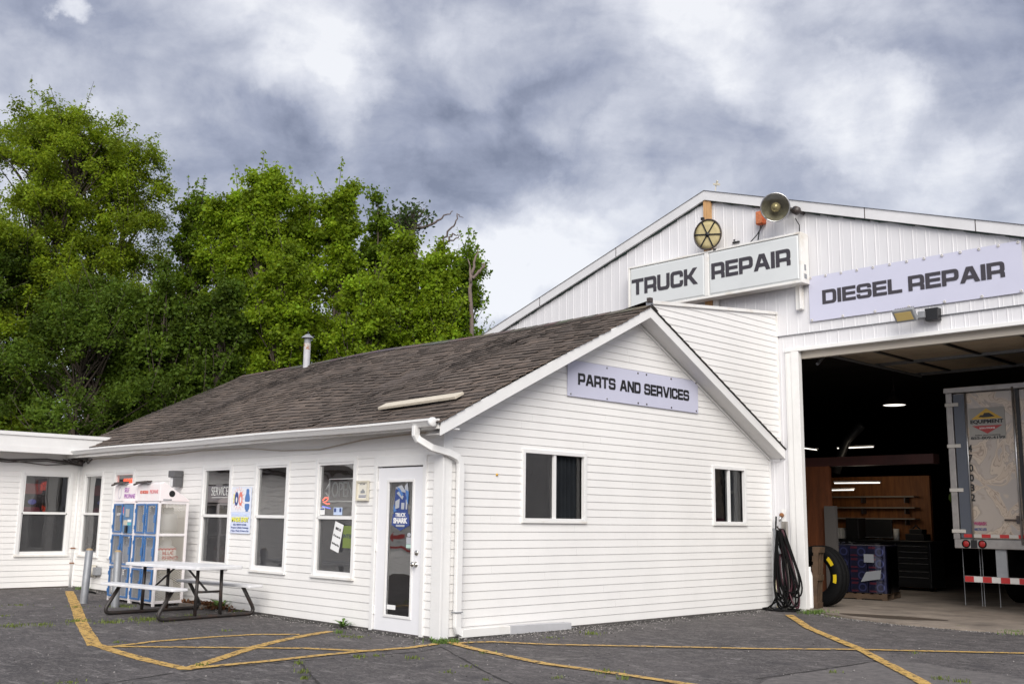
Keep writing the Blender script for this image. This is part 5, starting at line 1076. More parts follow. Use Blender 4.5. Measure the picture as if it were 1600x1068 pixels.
T = thing('steel_post', (.30, 7.15, 0), 'short galvanised channel post standing behind the hung hoses', 'post'); m = MB(); m.box((.27, 7.14, 0), (.36, 7.155, 1.42)); m.box((.27, 7.10, 0), (.28, 7.14, 1.42)); m.box((.35, 7.10, 0), (.36, 7.14, 1.42)); m.build('channel', mat('weathered_post', (.30, .28, .26), .7, var=.25, scale=8), T); m = MB(); m.tube([(.30, 7.12, 1.29), (.30, 6.95, 1.30), (.30, 6.93, 1.34)], .014, 6); m.build('hook', DARKM, T)
T = thing('air_tap', (.13, D, 1.4), 'rusty tap on a white backing plate above the hose', 'tap'); fbox(m := MB(), FX(.21), 6.95, 7.22, 1.14, 1.62, .0, .015) if 0 else fbox(m := MB(), FY(0, 7.235), .215, .29, 1.16, 1.62, 0, .02); m.build('back_plate', TRIMW, T); MB().lathe((.24, 7.215, 1.52), (0, -1, 0), [(.02, 0), (.022, .03), (.04, .035), (.04, .055), (.015, .06), (.012, .09), (.001, .09)], 10).build('valve', RUST, T, True); m = MB(); m.tube([(.24, 7.14, 1.50), (.225, 7.12, 1.42)], .016, 8); m.build('coupling', ALU, T, True)

# ================================================================== inside the bay
T = thing('truck_tyre', (.42, 7.92, .03), 'big black truck tyre with two yellow stickers standing inside the left jamb', 'tyre')
tax = Vector((-.16, -1, 0)).normalized(); tcn = Vector((.44, 8.02, .53))
prof_ = [(.28, -.11), (.30, -.13), (.40, -.145), (.465, -.135), (.485, -.12), (.497, -.10), (.50, -.06), (.492, -.055), (.492, -.045), (.50, -.04), (.50, .04), (.492, .045), (.492, .055), (.50, .06), (.497, .10), (.485, .12), (.465, .135), (.40, .145), (.30, .13), (.28, .11), (.28, -.11)]
MB().lathe(tcn, tax, prof_, 48).build('casing', RUBBER, T, True)
tsd = tax.cross(Vector((0, 0, 1))).normalized(); tsd = tsd if tsd.x > 0 else -tsd
for a0, a1 in ((.12, .40), (-.42, -.12)):
    m = MB(); a0, a1 = a0 + .25, a1 + .25
    if a1 < .2: a0, a1 = -.25, .10
    else: a0, a1 = .48, .86
    for i in range(8):
        u0, u1 = a0 + (a1 - a0) * i / 8, a0 + (a1 - a0) * (i + 1) / 8
        P_ = lambda a, r, off_: tcn + tsd * (r * math.cos(a)) + Vector((0, 0, 1)) * (r * math.sin(a)) + tax * off_
        m.quad(P_(u0, .36, .146), P_(u1, .36, .146), P_(u1, .43, .149), P_(u0, .43, .149))
    m.build('sticker', YEL, T)
def make_pallet(T, ln, wd, mt):
    m = MB()
    for i in range(7): m.box((-ln/2 + i * (ln - .09) / 6, -wd/2, .10), (-ln/2 + i * (ln - .09) / 6 + .09, wd/2, .118))
    for i in range(3): y = -wd/2 + i * (wd - .04) / 2; m.box((-ln/2, y, .018), (ln/2, y + .04, .10))
    for i in range(3): m.box((-ln/2 + i * (ln - .09) / 2, -wd/2, 0), (-ln/2 + i * (ln - .09) / 2 + .09, wd/2, .018))
    o = m.build('slats', mt, None); o.parent = T; return o
T = thing('wooden_pallet', (.60, 7.55, .03), 'worn wooden pallet leaning on edge against the left bay jamb', 'pallet', 'wooden pallets'); make_pallet(T, .98, .24, PALLETW); T.location = (.68, 7.60, .52); T.rotation_euler = (R(0), R(-86), R(8))
m = MB(); m.lathe((.52, 7.46, .03), (0, 0, 1), [(.001, 0), (.075, .0), (.08, .02), (.08, .52), (.05, .60), (.05, .66), (.001, .66)], 16); solo('white_jug', m, PRINTW, (.52, 7.46, .03), 'white plastic container just inside the left bay jamb', 'container', smooth=True)
# pallet of blue cartons
PB = (-.05, 10.55); PR = R(12)
T = thing('wooden_pallet', (*PB, .03), 'wooden pallet under the stack of blue cartons', 'pallet', 'wooden pallets'); make_pallet(T, 1.0, 1.0, PALLETW); T.rotation_euler.z = PR
def carton_T(label, i, j, k_):
    T = thing('carton', (0, 0, 0), label, 'carton', 'blue cartons stacked on the pallet'); hx, hy, h = .158, .235, .212
    m = MB(); m.box((-hx, -hy, 0), (hx, hy, h)); o = m.build('box', CARTON, None, bevel=.006); o.parent = T
    fr = FY(0, -hy); q = []
    o = flat([ell(.06, .10, .075, .075, 24), ell(.06, .10, .05, .05, 24)], fr, .003, mat('carton_ring', (.06, .07, .18), .5), T, 'ring_print'); o.parent = T
    o = flat([[(-.14, .155), (-.02, .155), (-.01, .195), (-.13, .195)], [(-.14, .02), (.0, .02), (-.03, .05), (-.14, .05)]], fr, .003, mat('carton_red', (.15, .02, .04), .5), T, 'red_print')
    return T
proto_c = carton_T('', 0, 0, 0); ff = True; cr, sr = math.cos(PR), math.sin(PR)
cols_n = ['leftmost', 'middle', 'rightmost']; row_n = ['bottom', 'second', 'third', 'top']
for k_ in range(4):
    for i in range(3):
        for j in range(2):
            T = proto_c if ff else copy_tree(proto_c); ff = False
            lx, ly = -.32 + .325 * i, -.24 + .485 * j
            T.location = (PB[0] + lx * cr - ly * sr, PB[1] + lx * sr + ly * cr, .15 + .2135 * k_); T.rotation_euler.z = PR
            T['label'] = 'blue carton, %s layer, %s column of the %s row on the pallet' % (row_n[k_], cols_n[i], ('front', 'back')[j])
T = thing('stretch_wrap', (*PB, .15), 'shiny clear stretch film wrapped round the blue cartons', 'plastic film'); T.rotation_euler.z = PR
m = MB(); nn2 = 40; rr = random.Random(2)
ring = []
for k_ in range(8):
    z = .0 + .90 * k_ / 7; rw = []
    for i in range(nn2):
        a = 2 * math.pi * i / nn2; c_, s_ = math.cos(a), math.sin(a); f_ = 1 / max(abs(c_) / .52, abs(s_) / .52); f_ = min(f_, .66); rw.append((c_ * f_, s_ * f_, z))
    ring.append(rw)
for k_ in range(7):
    for i in range(nn2): j = (i + 1) % nn2; m.quad(ring[k_][i], ring[k_][j], ring[k_ + 1][j], ring[k_ + 1][i])
o = m.build('film', WRAPM, None, True); o.parent = T
m = MB(); m.quad((.12, -.525, .55), (.30, -.525, .55), (.30, -.527, .70), (.12, -.527, .70)); m.add([(.05, -.525, .20), (.40, -.525, .26), (.42, -.526, .42), (.15, -.526, .38)], [(0, 1, 2, 3)]); o = m.build('paper_label', mat('paper_grey', (.20, .21, .23), .5), None); o.parent = T
# tool chest and bench
T = thing('tool_chest', (-.9, 13.7, .03), 'long black tool chest with pale drawer pulls under the shelves', 'tool chest')
m = MB(); m.box((-2.6, 13.4, .10), (-.05, 14.05, 1.02)); m.box((-2.65, 13.37, 1.02), (0, 14.07, 1.06)); m.build('body', mat('black_enamel', (.014, .014, .015), .35), T, bevel=.01)
for cx0 in (-2.55, -1.68, -.80):
    for z in (.16, .34, .50, .62, .74, .86):
        h = .16 if z < .3 else .10; m = MB(); m.box((cx0, 13.385, z), (cx0 + .72, 13.40, z + h)); dr = m.build('drawer', BLACKP, T); m = MB(); m.box((cx0 + .02, 13.365, z + h - .022), (cx0 + .70, 13.384, z + h - .008)); m.build('pull', ALU, dr)
for x in (-2.5, -.15): MB().lathe((x, 13.6, .06), (1, 0, 0), [(.001, -.02), (.05, -.02), (.05, .02), (.001, .02)], 12).build('caster', RUBBER, T)
m = MB(); m.box((-2.55, 13.45, 1.065), (-2.06, 13.85, 1.27)); m.box((-2.5, 13.46, 1.27), (-2.1, 13.8, 1.30)); solo('printer', m, mat('pale_grey_plastic', (.50, .49, .47), .5), (-2.3, 13.6, 1.06), 'pale grey printer on the left end of the tool chest', 'printer', bevel=.012)
T = thing('monitor', (-1.25, 13.7, 1.06), 'wide black monitor standing on the tool chest', 'monitor'); m = MB(); m.box((-1.60, 13.66, 1.11), (-.98, 13.70, 1.50)); m.build('screen', BLACKP, T, bevel=.006); m = MB(); m.box((-1.60, 13.652, 1.10), (-.98, 13.70, 1.118)); m.build('lower_bezel', ALU, T); m = MB(); m.box((-1.4, 13.62, 1.06), (-1.18, 13.78, 1.075)); m.box((-1.31, 13.70, 1.07), (-1.27, 13.74, 1.2)); m.build('stand', DARKM, T)
m = MB(); m.box((-1.98, 13.5, 1.065), (-1.68, 13.9, 1.52)); solo('black_cabinet', m, BLACKP, (-1.8, 13.7, 1.06), 'black cabinet on the tool chest beside the printer', 'cabinet', bevel=.012)
m = MB(); m.lathe((-.86, 13.6, 1.06), (0, 0, 1), [(.001, 0), (.06, 0), (.06, .24), (.02, .24), (.02, .24)], 16); solo('paper_roll', m, mat('paper_roll', (.55, .53, .5), .8), (-.86, 13.6, 1.06), 'pale paper towel roll on the tool chest right of the monitor', 'paper roll', smooth=True)
m = MB(); m.box((-.62, 13.5, 1.065), (-.22, 13.85, 1.20)); m.box((-.55, 13.55, 1.20), (-.28, 13.8, 1.30)); m.tube([(-.5, 13.6, 1.3), (-.42, 13.6, 1.38), (-.34, 13.6, 1.3)], .02, 6); solo('tool_case', m, BLACKP, (-.4, 13.7, 1.06), 'black tool case at the right end of the tool chest', 'case', bevel=.01)
for i, z in enumerate((1.50, 1.74, 1.98)):
    T = thing('wall_shelf', (-1.6, 14.0, z), 'long %s pale edged wall shelf over the tool chest' % ('lowest', 'middle', 'top')[i], 'shelf', 'wall shelves in the shop'); m = MB(); m.box((-3.0, 13.86, z), (-.55, 14.095, z + .03)); m.build('board', mat('shelf_edge', (.26, .22, .18), .6), T)
    m = MB()
    for x in (-2.8, -1.8, -.8): m.box((x, 13.9, z - .12), (x + .03, 14.095, z))
    m.build('bracket', DARKM, T)
# lit fittings
def tube_lamp(loc, ln, rz, label, ry=0):
    T = thing('strip_light', loc, label, 'lamp', 'lit strip lights in the shop'); m = MB(); m.box((-ln/2, -.05, .014), (ln/2, .05, .04)); o = m.build('housing', DIRTYW, None); o.parent = T
    m = MB(); m.tube([(-ln/2, 0, 0), (ln/2, 0, 0)], .010, 8); o = m.build('tube', LAMPON, None, True); o.parent = T; T.rotation_euler = (0, ry, rz); return T
tube_lamp((-1.05, 12.3, 2.24), .95, R(10), 'lit strip light nearest above the tool bench')
tube_lamp((-1.75, 13.0, 2.12), .55, R(-6), 'short lit strip light left above the tool bench')
tube_lamp((-1.95, 12.0, 2.97), .50, R(-25), 'lit strip light high at the left edge of the bay', R(8))
tube_lamp((-1.52, 13.2, 3.05), .85, R(0), 'lit strip light behind the dark duct above the beam')
T = thing('hanging_lamp', (-.50, 13.0, 3.9), 'lit bell shaped lamp hanging in the dark roof of the shop', 'lamp')
hl = (-.48, 13.0, 3.90); MB().lathe(hl, (0, 0, 1), [(.24, 0), (.20, .10), (.10, .22), (.05, .26), (.05, .34)], 20).build('shade', DARKM, T, True); MB().lathe(hl, (0, 0, 1), [(.225, .002), (.001, -.01)], 20).build('lit_lens', LAMPON, T, True); m = MB(); m.tube([(hl[0], hl[1], 4.2), (hl[0], hl[1], 5.0)], .01, 6); m.build('rod', DARKM, T)
pl_ = bpy.data.lights.new('lamp_glow', 'POINT'); pl_.energy = 3.0; pl_.color = (1, .85, .66); pl_.shadow_soft_size = .2; po = bpy.data.objects.new('lamp_glow', pl_); COL.objects.link(po); po.location = (-1.05, 12.6, 2.10)
m = MB(); m.tube([(-1.9, 13.0, 2.5), (-1.75, 13.0, 2.9), (-1.55, 12.9, 3.2), (-1.2, 12.9, 3.5)], .10, 10); solo('dark_duct', m, BLACKP, (-1.6, 13, 2.5), 'dark bent duct in front of the lit strip light', 'duct', smooth=True)
m = MB(); m.lathe((1.05, 12.2, 1.92), (.2, -1, .1), [(.001, .14), (.08, .12), (.13, .05), (.13, -.05), (.07, -.12), (.001, -.13)], 12); solo('green_bag', m, GREENP, (1.05, 12.2, 1.8), 'bright green rounded bundle hanging left of the trailer', 'bundle', smooth=True)
m = MB(); m.box((1.15, 13, 2.35), (3.5, 13.05, 2.42)); m.box((1.2, 13.0, 2.20), (1.3, 13.05, 2.35)); m.box((2.0, 13.0, 2.20), (2.1, 13.05, 2.35)); solo('grey_rail', m, GREYP, (2, 13, 2.2), 'grey rails on the shop wall left of the trailer', 'rail')

# ================================================================== trailer
T = thing('box_trailer', (3.38, 9.5, .03), 'scuffed silver box trailer backed into the bay, numbered 470032', 'trailer')
TX0, TX1, TZ0, TZ1, TY = 2.085, 4.685, 1.02, 3.71, 9.5; TF_ = FY(0, TY)
m = MB(); m.box((TX0 + .02, TY + .10, TZ0 + .02), (TX1 - .02, 21.5, TZ1 - .02)); m.build('body', TRAILALU, T)
m = MB(); fbox(m, TF_, TX0, TX0 + .11, TZ0 + .15, TZ1 - .09, -.12, 0); fbox(m, TF_, TX1 - .11, TX1, TZ0 + .15, TZ1 - .09, -.12, 0); fbox(m, TF_, TX0 - .02, TX1 + .02, TZ1 - .09, TZ1, -.12, .03); fbox(m, TF_, TX0 + .02, TX1 - .02, TZ0, TZ0 + .15, -.12, .02); m.build('rear_frame', TRAILALU, T, bevel=.008)
for a, b in ((TX0 + .13, 3.375), (3.395, TX1 - .13)):
    fbox(m := MB(), TF_, a, b, 1.185, TZ1 - .11, -.06, -.006); dr = m.build('door', SCUFF, T, bevel=.006)
    fbox(m := MB(), TF_, a + .005, a + .20 if a < 3 else a + .06, 1.19, TZ1 - .12, -.004, .004); m.build('grey_edge', mat('blue_grey_edge', (.09, .10, .125), .4, .3), dr)
    m = MB(); xr = a + .205 if a < 3 else a + .32; m.tube([TF_(xr, 1.16, .02), TF_(xr, TZ1 - .10, .02)], .013, 8); m.tube([TF_((3.20 if a < 3 else 3.62), 1.10, .035), TF_((3.20 if a < 3 else 3.62), TZ1 - .06, .035)], .018, 8); m.build('lock_rod', ALU, dr, True)
    fbox(m := MB(), TF_, 3.235 if a < 3 else 3.5, 3.29 if a < 3 else 3.54, 1.19, TZ1 - .1, -.004, .012); m.build('dark_seal', BLACKP, dr)
    if a < 3:
        m = MB(); m.tube([TF_(2.95, 1.49, .035), TF_(3.22, 1.49, .035)], .016, 8); fbox(m, TF_, 3.14, 3.19, 1.43, 1.56, .02, .06); m.build('handle', DARKM, dr)
    for z in (3.42, 2.72, 1.98, 1.30): fbox(m := MB(), TF_, TX0 - .01 if a < 3 else TX1 - .2, TX0 + .22 if a < 3 else TX1 + .01, z - .03, z + .03, .004, .022); m.build('hinge', mat('hinge_steel', (.55, .52, .48), .5, .3), dr, bevel=.005)
    for i in range(4):
        x0 = a + .05 + i * .29; fbox(m := MB(), TF_, x0, x0 + .145, 1.20, 1.255, .005, .007); m.build('red_tape', RED, dr); fbox(m := MB(), TF_, x0 + .145, x0 + .29, 1.20, 1.255, .005, .007); m.build('white_tape', mat('dull_tape', (.45, .43, .40), .4), dr) if x0 + .29 < b else None
for x in (2.30, 2.565):
    o = MB().lathe(TF_(x, 1.095, .02), (0, -1, 0), [(.052, 0), (.052, .008), (.04, .012), (.001, .015)], 20).build('tail_light', REDL, T, True); MB().lathe(TF_(x, 1.095, .02), (0, -1, 0), [(.068, 0), (.068, .010), (.052, .011)], 20).build('grommet_ring', RUBBER, o, True)
fbox(m := MB(), TF_, 2.38, 2.48, 1.03, 1.16, .02, .03); m.build('plug_plate', BLACKP, T)
dec = MB(); fbox(dec, TF_, 2.46, 3.045, 2.81, 3.34, -.004, .001); dg = dec.build('decal_sheet', mat('decal_grey', (.30, .285, .26), .4), T)
flat([[(2.50, 3.15), (2.755, 3.325), (3.01, 3.15)]], TF_, .003, mat('decal_gold', (.55, .33, .03), .4), dg, 'gold_triangle'); flat([[(2.51, 3.04), (3.00, 3.04), (2.755, 2.905)]], TF_, .003, mat('decal_red', (.35, .03, .03), .4), dg, 'red_triangle')
flat([rounded([(2.62, 3.185, .01), (2.66, 3.215), (2.70, 3.215), (2.72, 3.25), (2.80, 3.25), (2.89, 3.185, .01), (2.80, 3.175), (2.70, 3.175)])], TF_, .006, BLACKP, dg, 'machine_silhouette')
text('EQUIPMENT', TF_, 2.485, 3.02, 3.065, 3.14, .004, BLACKP, dg, bold=.04); text('SOLUTIONS', TF_, 2.63, 2.88, 2.985, 3.012, .006, PRINTW, dg); text('Sales and Leasing', TF_, 2.55, 2.96, 2.865, 2.895, .004, BLACKP, dg); text('855-809-4199', TF_, 2.48, 3.03, 2.815, 2.858, .004, BLACKP, dg, bold=.02)
for i, ch in enumerate('470032'): text(ch, TF_, 2.415, 2.485, 2.61 - i * .163, 2.73 - i * .163, .002, BLACKP, T, 'number', bold=.03)
text('WABASH', TF_, 2.44, 2.64, 1.40, 1.46, .004, mat('plum_print', (.35, .05, .15), .4), T, bold=.03); text('ARCTIC LITE', TF_, 2.44, 2.64, 1.315, 1.355, .004, NAVY, T, bold=.02)
m = MB(); m.box((2.235, TY + .0, .475), (4.535, TY + .09, .575)); bar = m.build('bumper_bar', TRAILALU, T)
for i in range(8):
    x0 = 2.24 + i * .287; fbox(m := MB(), FY(0, TY), x0, min(x0 + .145, 4.53), .48, .57, .001, .004); m.build('red_tape', RED, bar)
    if x0 + .145 < 4.5: fbox(m := MB(), FY(0, TY), x0 + .145, min(x0 + .287, 4.53), .48, .57, .001, .004); m.build('white_tape', TAPEW, bar)
for x in (2.83, 3.94): m = MB(); m.box((x - .085, TY + .03, .57), (x + .085, TY + .07, 1.03)); m.build('guard_post', GREYP, T)
for x, z in ((2.12, .25), (2.40, .15), (2.44, .15), (2.69, .15)): m = MB(); m.tube([(x, TY + .25, 1.02), (x, TY + .25, .08)], .006, 6); m.build('strap', GALV, T)
for x in (2.35, 4.42):
    for y in (12.0, 13.3):
        o = MB().lathe((x, y, .53), (1, 0, 0), [(.28, -.26), (.46, -.27), (.5, -.22), (.5, .22), (.46, .27), (.28, .26)], 28).build('wheel', RUBBER, T, True); MB().lathe((x, y, .53), (1, 0, 0), [(.29, -.25), (.26, -.12), (.001, -.12)], 20).build('rim', DARKM, o, True)
m = MB(); m.box((2.6, 12.2, .75), (4.15, 13.2, 1.02)); m.tube([(2.4, 12, .53), (4.4, 12, .53)], .07, 8); m.tube([(2.4, 13.3, .53), (4.4, 13.3, .53)], .07, 8); m.build('chassis', DARKM, T)

# ================================================================== trees
def unit(rng, n):
    v = rng.normal(size=(n, 3)); return v / np.linalg.norm(v, axis=1, keepdims=True)
def build_tree(name, label, seed, H, rad, z0, hue, style='maple', nclu=230, leaf=.125, lean=(0, 0), sparse=1.0):
    rng = np.random.default_rng(seed); T = thing(name, (0, 0, 0), label, 'tree', 'trees behind the building')
    tr = MB(); rr = random.Random(seed)
    nst = 3 if style == 'maple' else 2
    tops = []
    for s_ in range(nst):
        a = rr.uniform(0, 6.28); sp_ = rad * (.35 if s_ else .08); p = []; rs_ = []
        for i in range(9):
            f_ = i / 8; p.append((lean[0] * f_ * f_ + math.cos(a) * sp_ * f_ ** 1.3 + rr.uniform(-.06, .06) * (i > 0), lean[1] * f_ * f_ + math.sin(a) * sp_ * f_ ** 1.3 + rr.uniform(-.06, .06) * (i > 0), H * .92 * f_)); rs_.append((.17 if not s_ else .11) * (1 - .88 * f_) * H / 11 + .008)
        tr.tube(p, .1, 8, rs=rs_); tops.append(p)
    # crown made of lobes, each lobe filled with leafy sprays
    lobes = [((tops[i % nst][-1][0] * .95, tops[i % nst][-1][1] * .95, H - .85 * (.9 + .07 * H) - rr.uniform(0, 1.0)), rad * (.26 if style == 'maple' else .42), (1.25 if style == 'maple' else .9) + .07 * H) for i in range(nst)]
    nl = 17 if style == 'maple' else 15
    for i in range(nl):
        f_ = (i + .5) / nl; zz_ = z0 + (H - z0) * (.06 + .70 * f_); a = i * 2.4 + rr.uniform(-.4, .4)
        rr_ = rad * (1 - max(0, f_ - .35) * (.95 if style == 'maple' else .55)) * rr.uniform(.45, .82); q = rr.uniform(.22, .36) * rad
        lobes.append(((math.cos(a) * rr_ + lean[0] * f_, math.sin(a) * rr_ + lean[1] * f_, zz_), q, q * (1.15 if style == 'maple' else .8)))
    wts = np.array([l[1] ** 2 * l[2] for l in lobes]) ** .8; wts /= wts.sum(); ids = rng.choice(len(lobes), int(nclu * .85), p=wts)
    V = []; C = []
    for ci in ids:
        (lx, ly, lz), lr, lh = lobes[ci]; d = unit(rng, 1)[0]; d[2] = abs(d[2]) if rng.random() < .65 else d[2]; rr2 = rng.uniform(.3, 1.12) ** .5
        ctr = np.array([lx + d[0] * lr * rr2, ly + d[1] * lr * rr2, lz + d[2] * lh * rr2])
        if ctr[2] < z0 * .8: ctr[2] = z0 * .8 + abs(rng.normal()) * .4
        # limb from the nearest stem
        st = tops[rr.randrange(nst)]; hz = max(.8, ctr[2] - rng.uniform(.5, 1.6) - .35 * np.hypot(ctr[0], ctr[1])); k2 = min(7.99, max(0, hz / (H * .92) * 8)); i0 = int(k2); b_ = np.array(st[i0]) * (1 - k2 + i0) + np.array(st[i0 + 1]) * (k2 - i0)
        if rng.random() < .55:
            md = (b_ + ctr) / 2 + np.array([0, 0, .12]); tr.tube([b_, md, ctr], .02, 5, rs=[.035, .022, .006], cap=False)
        ntw = int((13 if style == 'maple' else 15) * sparse); outw = np.array([d[0], d[1], .25]); outw /= np.linalg.norm(outw)
        tint = np.clip(rng.normal(1, .24), .5, 1.6)
        for _ in range(ntw):
            td = unit(rng, 1)[0] * .7 + outw * .5 + np.array([0, 0, .85 if style == 'maple' else .2]); td /= np.linalg.norm(td); tl = rng.uniform(.28, .62) * (1.1 if style == 'maple' else 1.0)
            nlf = rng.integers(13, 20); f_ = rng.uniform(.15, 1, nlf)[:, None]; pos = ctr + td * tl * f_ + rng.normal(size=(nlf, 3)) * .065 - np.array([0, 0, .10]) * f_ ** 2
            V.append(pos); g = tint * np.clip(rng.normal(1, .09, nlf), .6, 1.5); hs = rng.normal(0, .06, nlf)
            C.append(np.stack([hue[0] * g * (1 + hs), hue[1] * g, hue[2] * g * (1 - hs)], 1))
    # sparse leafy shoots that break the outline
    allp = np.concatenate(V)
    for _ in range(70):
        (lx, ly, lz), lr, lh = lobes[rng.integers(len(lobes))]; d = unit(rng, 1)[0]; d[2] = abs(d[2]) * 1.2 + .1; d /= np.linalg.norm(d); c0_ = np.array([lx + d[0] * lr, ly + d[1] * lr, lz + d[2] * lh]); td = d * .6 + np.array([0, 0, .75 if style == 'maple' else .35]) + unit(rng, 1)[0] * .25; td /= np.linalg.norm(td); tl = rng.uniform(.45, 1.15)
        tr.tube([c0_ - td * .4, c0_ + td * tl], .01, 4, rs=[.012, .004], cap=False); nlf = int(tl * 38); f_ = rng.uniform(-.2, 1, nlf)[:, None]
        V.append(c0_ + td * tl * f_ + rng.normal(size=(nlf, 3)) * .09 * (1.15 - f_)); g = np.clip(rng.normal(1.1, .12, nlf), .6, 1.5); C.append(np.stack([hue[0] * g, hue[1] * g, hue[2] * g], 1))
    P = np.concatenate(V); Cc = np.concatenate(C); n = len(P)
    ax_ = unit(rng, n); ax_[:, 2] = ax_[:, 2] * .5 - .45; ax_ /= np.linalg.norm(ax_, axis=1, keepdims=True); sd_ = np.cross(ax_, unit(rng, n)); sd_ /= np.linalg.norm(sd_, axis=1, keepdims=True) + 1e-9; nr_ = np.cross(ax_, sd_)
    ln = (leaf * .78 * rng.uniform(.5, 1.4, n))[:, None]; wd = ln * (.40 if style == 'maple' else .27)
    v = np.stack([P, P + ax_ * ln * .45 + sd_ * wd + nr_ * ln * .10, P + ax_ * ln, P + ax_ * ln * .45 - sd_ * wd + nr_ * ln * .10], 1).reshape(-1, 3)
    me = bpy.data.meshes.new('crown'); me.vertices.add(4 * n); me.vertices.foreach_set('co', v.ravel())
    me.loops.add(6 * n); me.polygons.add(2 * n); b4 = np.arange(n)[:, None] * 4
    me.loops.foreach_set('vertex_index', (b4 + np.array([[0, 1, 2, 0, 2, 3]])).ravel().astype(np.int32)); me.polygons.foreach_set('loop_start', (np.arange(2 * n) * 3).astype(np.int32))
    me.update(calc_edges=True); a = me.attributes.new('tint', 'FLOAT_COLOR', 'FACE'); a.data.foreach_set('color', np.concatenate([np.repeat(Cc, 2, 0), np.ones((2 * n, 1))], 1).ravel())
    me.materials.append(LEAF)
    tr.build('trunk', BARK, T, True); link('crown', me, T); return T
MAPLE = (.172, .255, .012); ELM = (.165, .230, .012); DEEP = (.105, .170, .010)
LOWSHADE = (.072, .118, .011)  # low trees: canopy shade put into a darker leaf colour
def ground_at(u, depth):
    p = CAM + (fw + rt * ((u - 800) / 1603)) * depth; return (p.x, p.y, 0)
def top_h(v, depth): return 1.402 + (815 - v) * depth / 1603
#  kind, u, v_top, half width px, depth, style, hue, crown base, label
TREES = [
 ('elm', 35, 140, 180, 30.0, 'elm', ELM, 2.0, 'tall spreading tree at the far left edge with feathery pale green twigs', 800, .115),
 ('elm', 175, 195, 115, 31.0, 'elm', ELM, 3.0, 'leaning feathery tree right of the tall left edge tree', 360, .115),
 ('maple', 292, 320, 62, 33.0, 'maple', DEEP, 2.0, 'dark slender maple in the dip right of the tall left trees', 190, .125),
 ('maple', 352, 272, 62, 32.0, 'maple', MAPLE, 2.0, 'bright double topped maple left of the tallest middle maple', 230, .13),
 ('maple', 408, 262, 55, 31.0, 'maple', MAPLE, 2.2, 'tallest bright maple in the middle of the row', 230, .13),
 ('maple', 468, 296, 52, 32.0, 'maple', MAPLE, 2.2, 'maple standing behind the roof vent pipe', 210, .13),
 ('maple', 528, 304, 52, 31.5, 'maple', MAPLE, 2.2, 'maple just right of the roof vent pipe', 210, .13),
 ('maple', 580, 322, 48, 32.5, 'maple', DEEP, 2.2, 'loose crowned maple left of the dead topped tree', 190, .13),
 ('maple', 680, 398, 58, 30.5, 'maple', MAPLE, 2.0, 'bright bushy maple under the bare dead branches', 240, .125),
 ('maple', 733, 402, 40, 31.5, 'maple', (.12, .20, .012), 2.0, 'small end maple nearest the shop with a dead leader', 130, .125),
 ('maple', 630, 390, 50, 31.0, 'maple', MAPLE, 2.0, 'shorter maple in front of the dead topped tree', 190, .125),
 ('elm', 120, 420, 150, 27.5, 'elm', LOWSHADE, 1.4, 'low broad tree in front of the tall left tree', 330, .115),
 ('elm', -40, 330, 130, 28.0, 'elm', LOWSHADE, 1.5, 'broad tree cut by the left edge of the view', 300, .115),
 ('maple', 250, 440, 80, 28.0, 'maple', LOWSHADE, 1.5, 'shaded low maple behind the left roof slope', 200, .125),
 ('maple', 340, 470, 75, 28.5, 'maple', LOWSHADE, 1.5, 'low leafy maple behind the roof left of the vent pipe', 190, .125),
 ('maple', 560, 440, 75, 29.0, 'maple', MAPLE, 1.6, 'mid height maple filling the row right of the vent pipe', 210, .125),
 ('maple', 430, 400, 70, 29.5, 'maple', MAPLE, 1.8, 'mid height maple directly behind the roof vent pipe top', 210, .125),
]
for i, (kd, u, v, hw, dp, st, hue, z0, lab, nc, lf) in enumerate(TREES):
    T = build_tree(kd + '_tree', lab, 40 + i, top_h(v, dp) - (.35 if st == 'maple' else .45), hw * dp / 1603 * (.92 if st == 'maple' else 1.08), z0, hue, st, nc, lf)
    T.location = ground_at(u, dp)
# dead topped tree
T = thing('dead_topped_tree', ground_at(648, 33), 'tree with bare grey dead limbs and a sparse dark leafy tuft at its top', 'tree', 'trees behind the building')
dp = 33; b0 = Vector(T.location); px_ = lambda u, v: CAM + (fw + rt * ((u - 800) / 1603) + up * ((534 - v) / 1603)) * dp
def bend(pts, r0, r1, jag=.05, seed=1):
    rr = random.Random(seed); P = [Vector(p) for p in pts]; Q = []
    for a, b in zip(P, P[1:]):
        for k_ in range(4): Q.append(a.lerp(b, k_ / 4) + Vector([rr.uniform(-jag, jag) for _ in range(3)]))
    Q.append(P[-1]); n = len(Q); return Q, [r0 + (r1 - r0) * i / (n - 1) for i in range(n)]
m = MB()
for s_, (pts, r0, r1) in enumerate([([(648, 815), (652, 600), (648, 430), (645, 365)], .17, .07), ([(645, 365), (650, 345), (663, 326)], .07, .02), ([(646, 372), (630, 365), (612, 352), (597, 340)], .05, .012), ([(652, 356), (680, 348), (695, 338), (708, 330)], .05, .012), ([(655, 420), (682, 392), (700, 378), (706, 366), (716, 366)], .07, .014), ([(688, 384), (700, 362), (712, 348), (713, 334), (724, 340)], .04, .010), ([(700, 378), (716, 372), (719, 366)], .03, .01), ([(640, 360), (632, 345), (630, 330)], .04, .01)]):
    q, rs_ = bend([px_(*p) - b0 for p in pts], r0, r1, .04, s_); m.tube(q, .1, 7, rs=rs_)
o = m.build('trunk', DEADW, None, True); o.parent = T
m = MB(); rr = random.Random(6)
tw_ = MB()
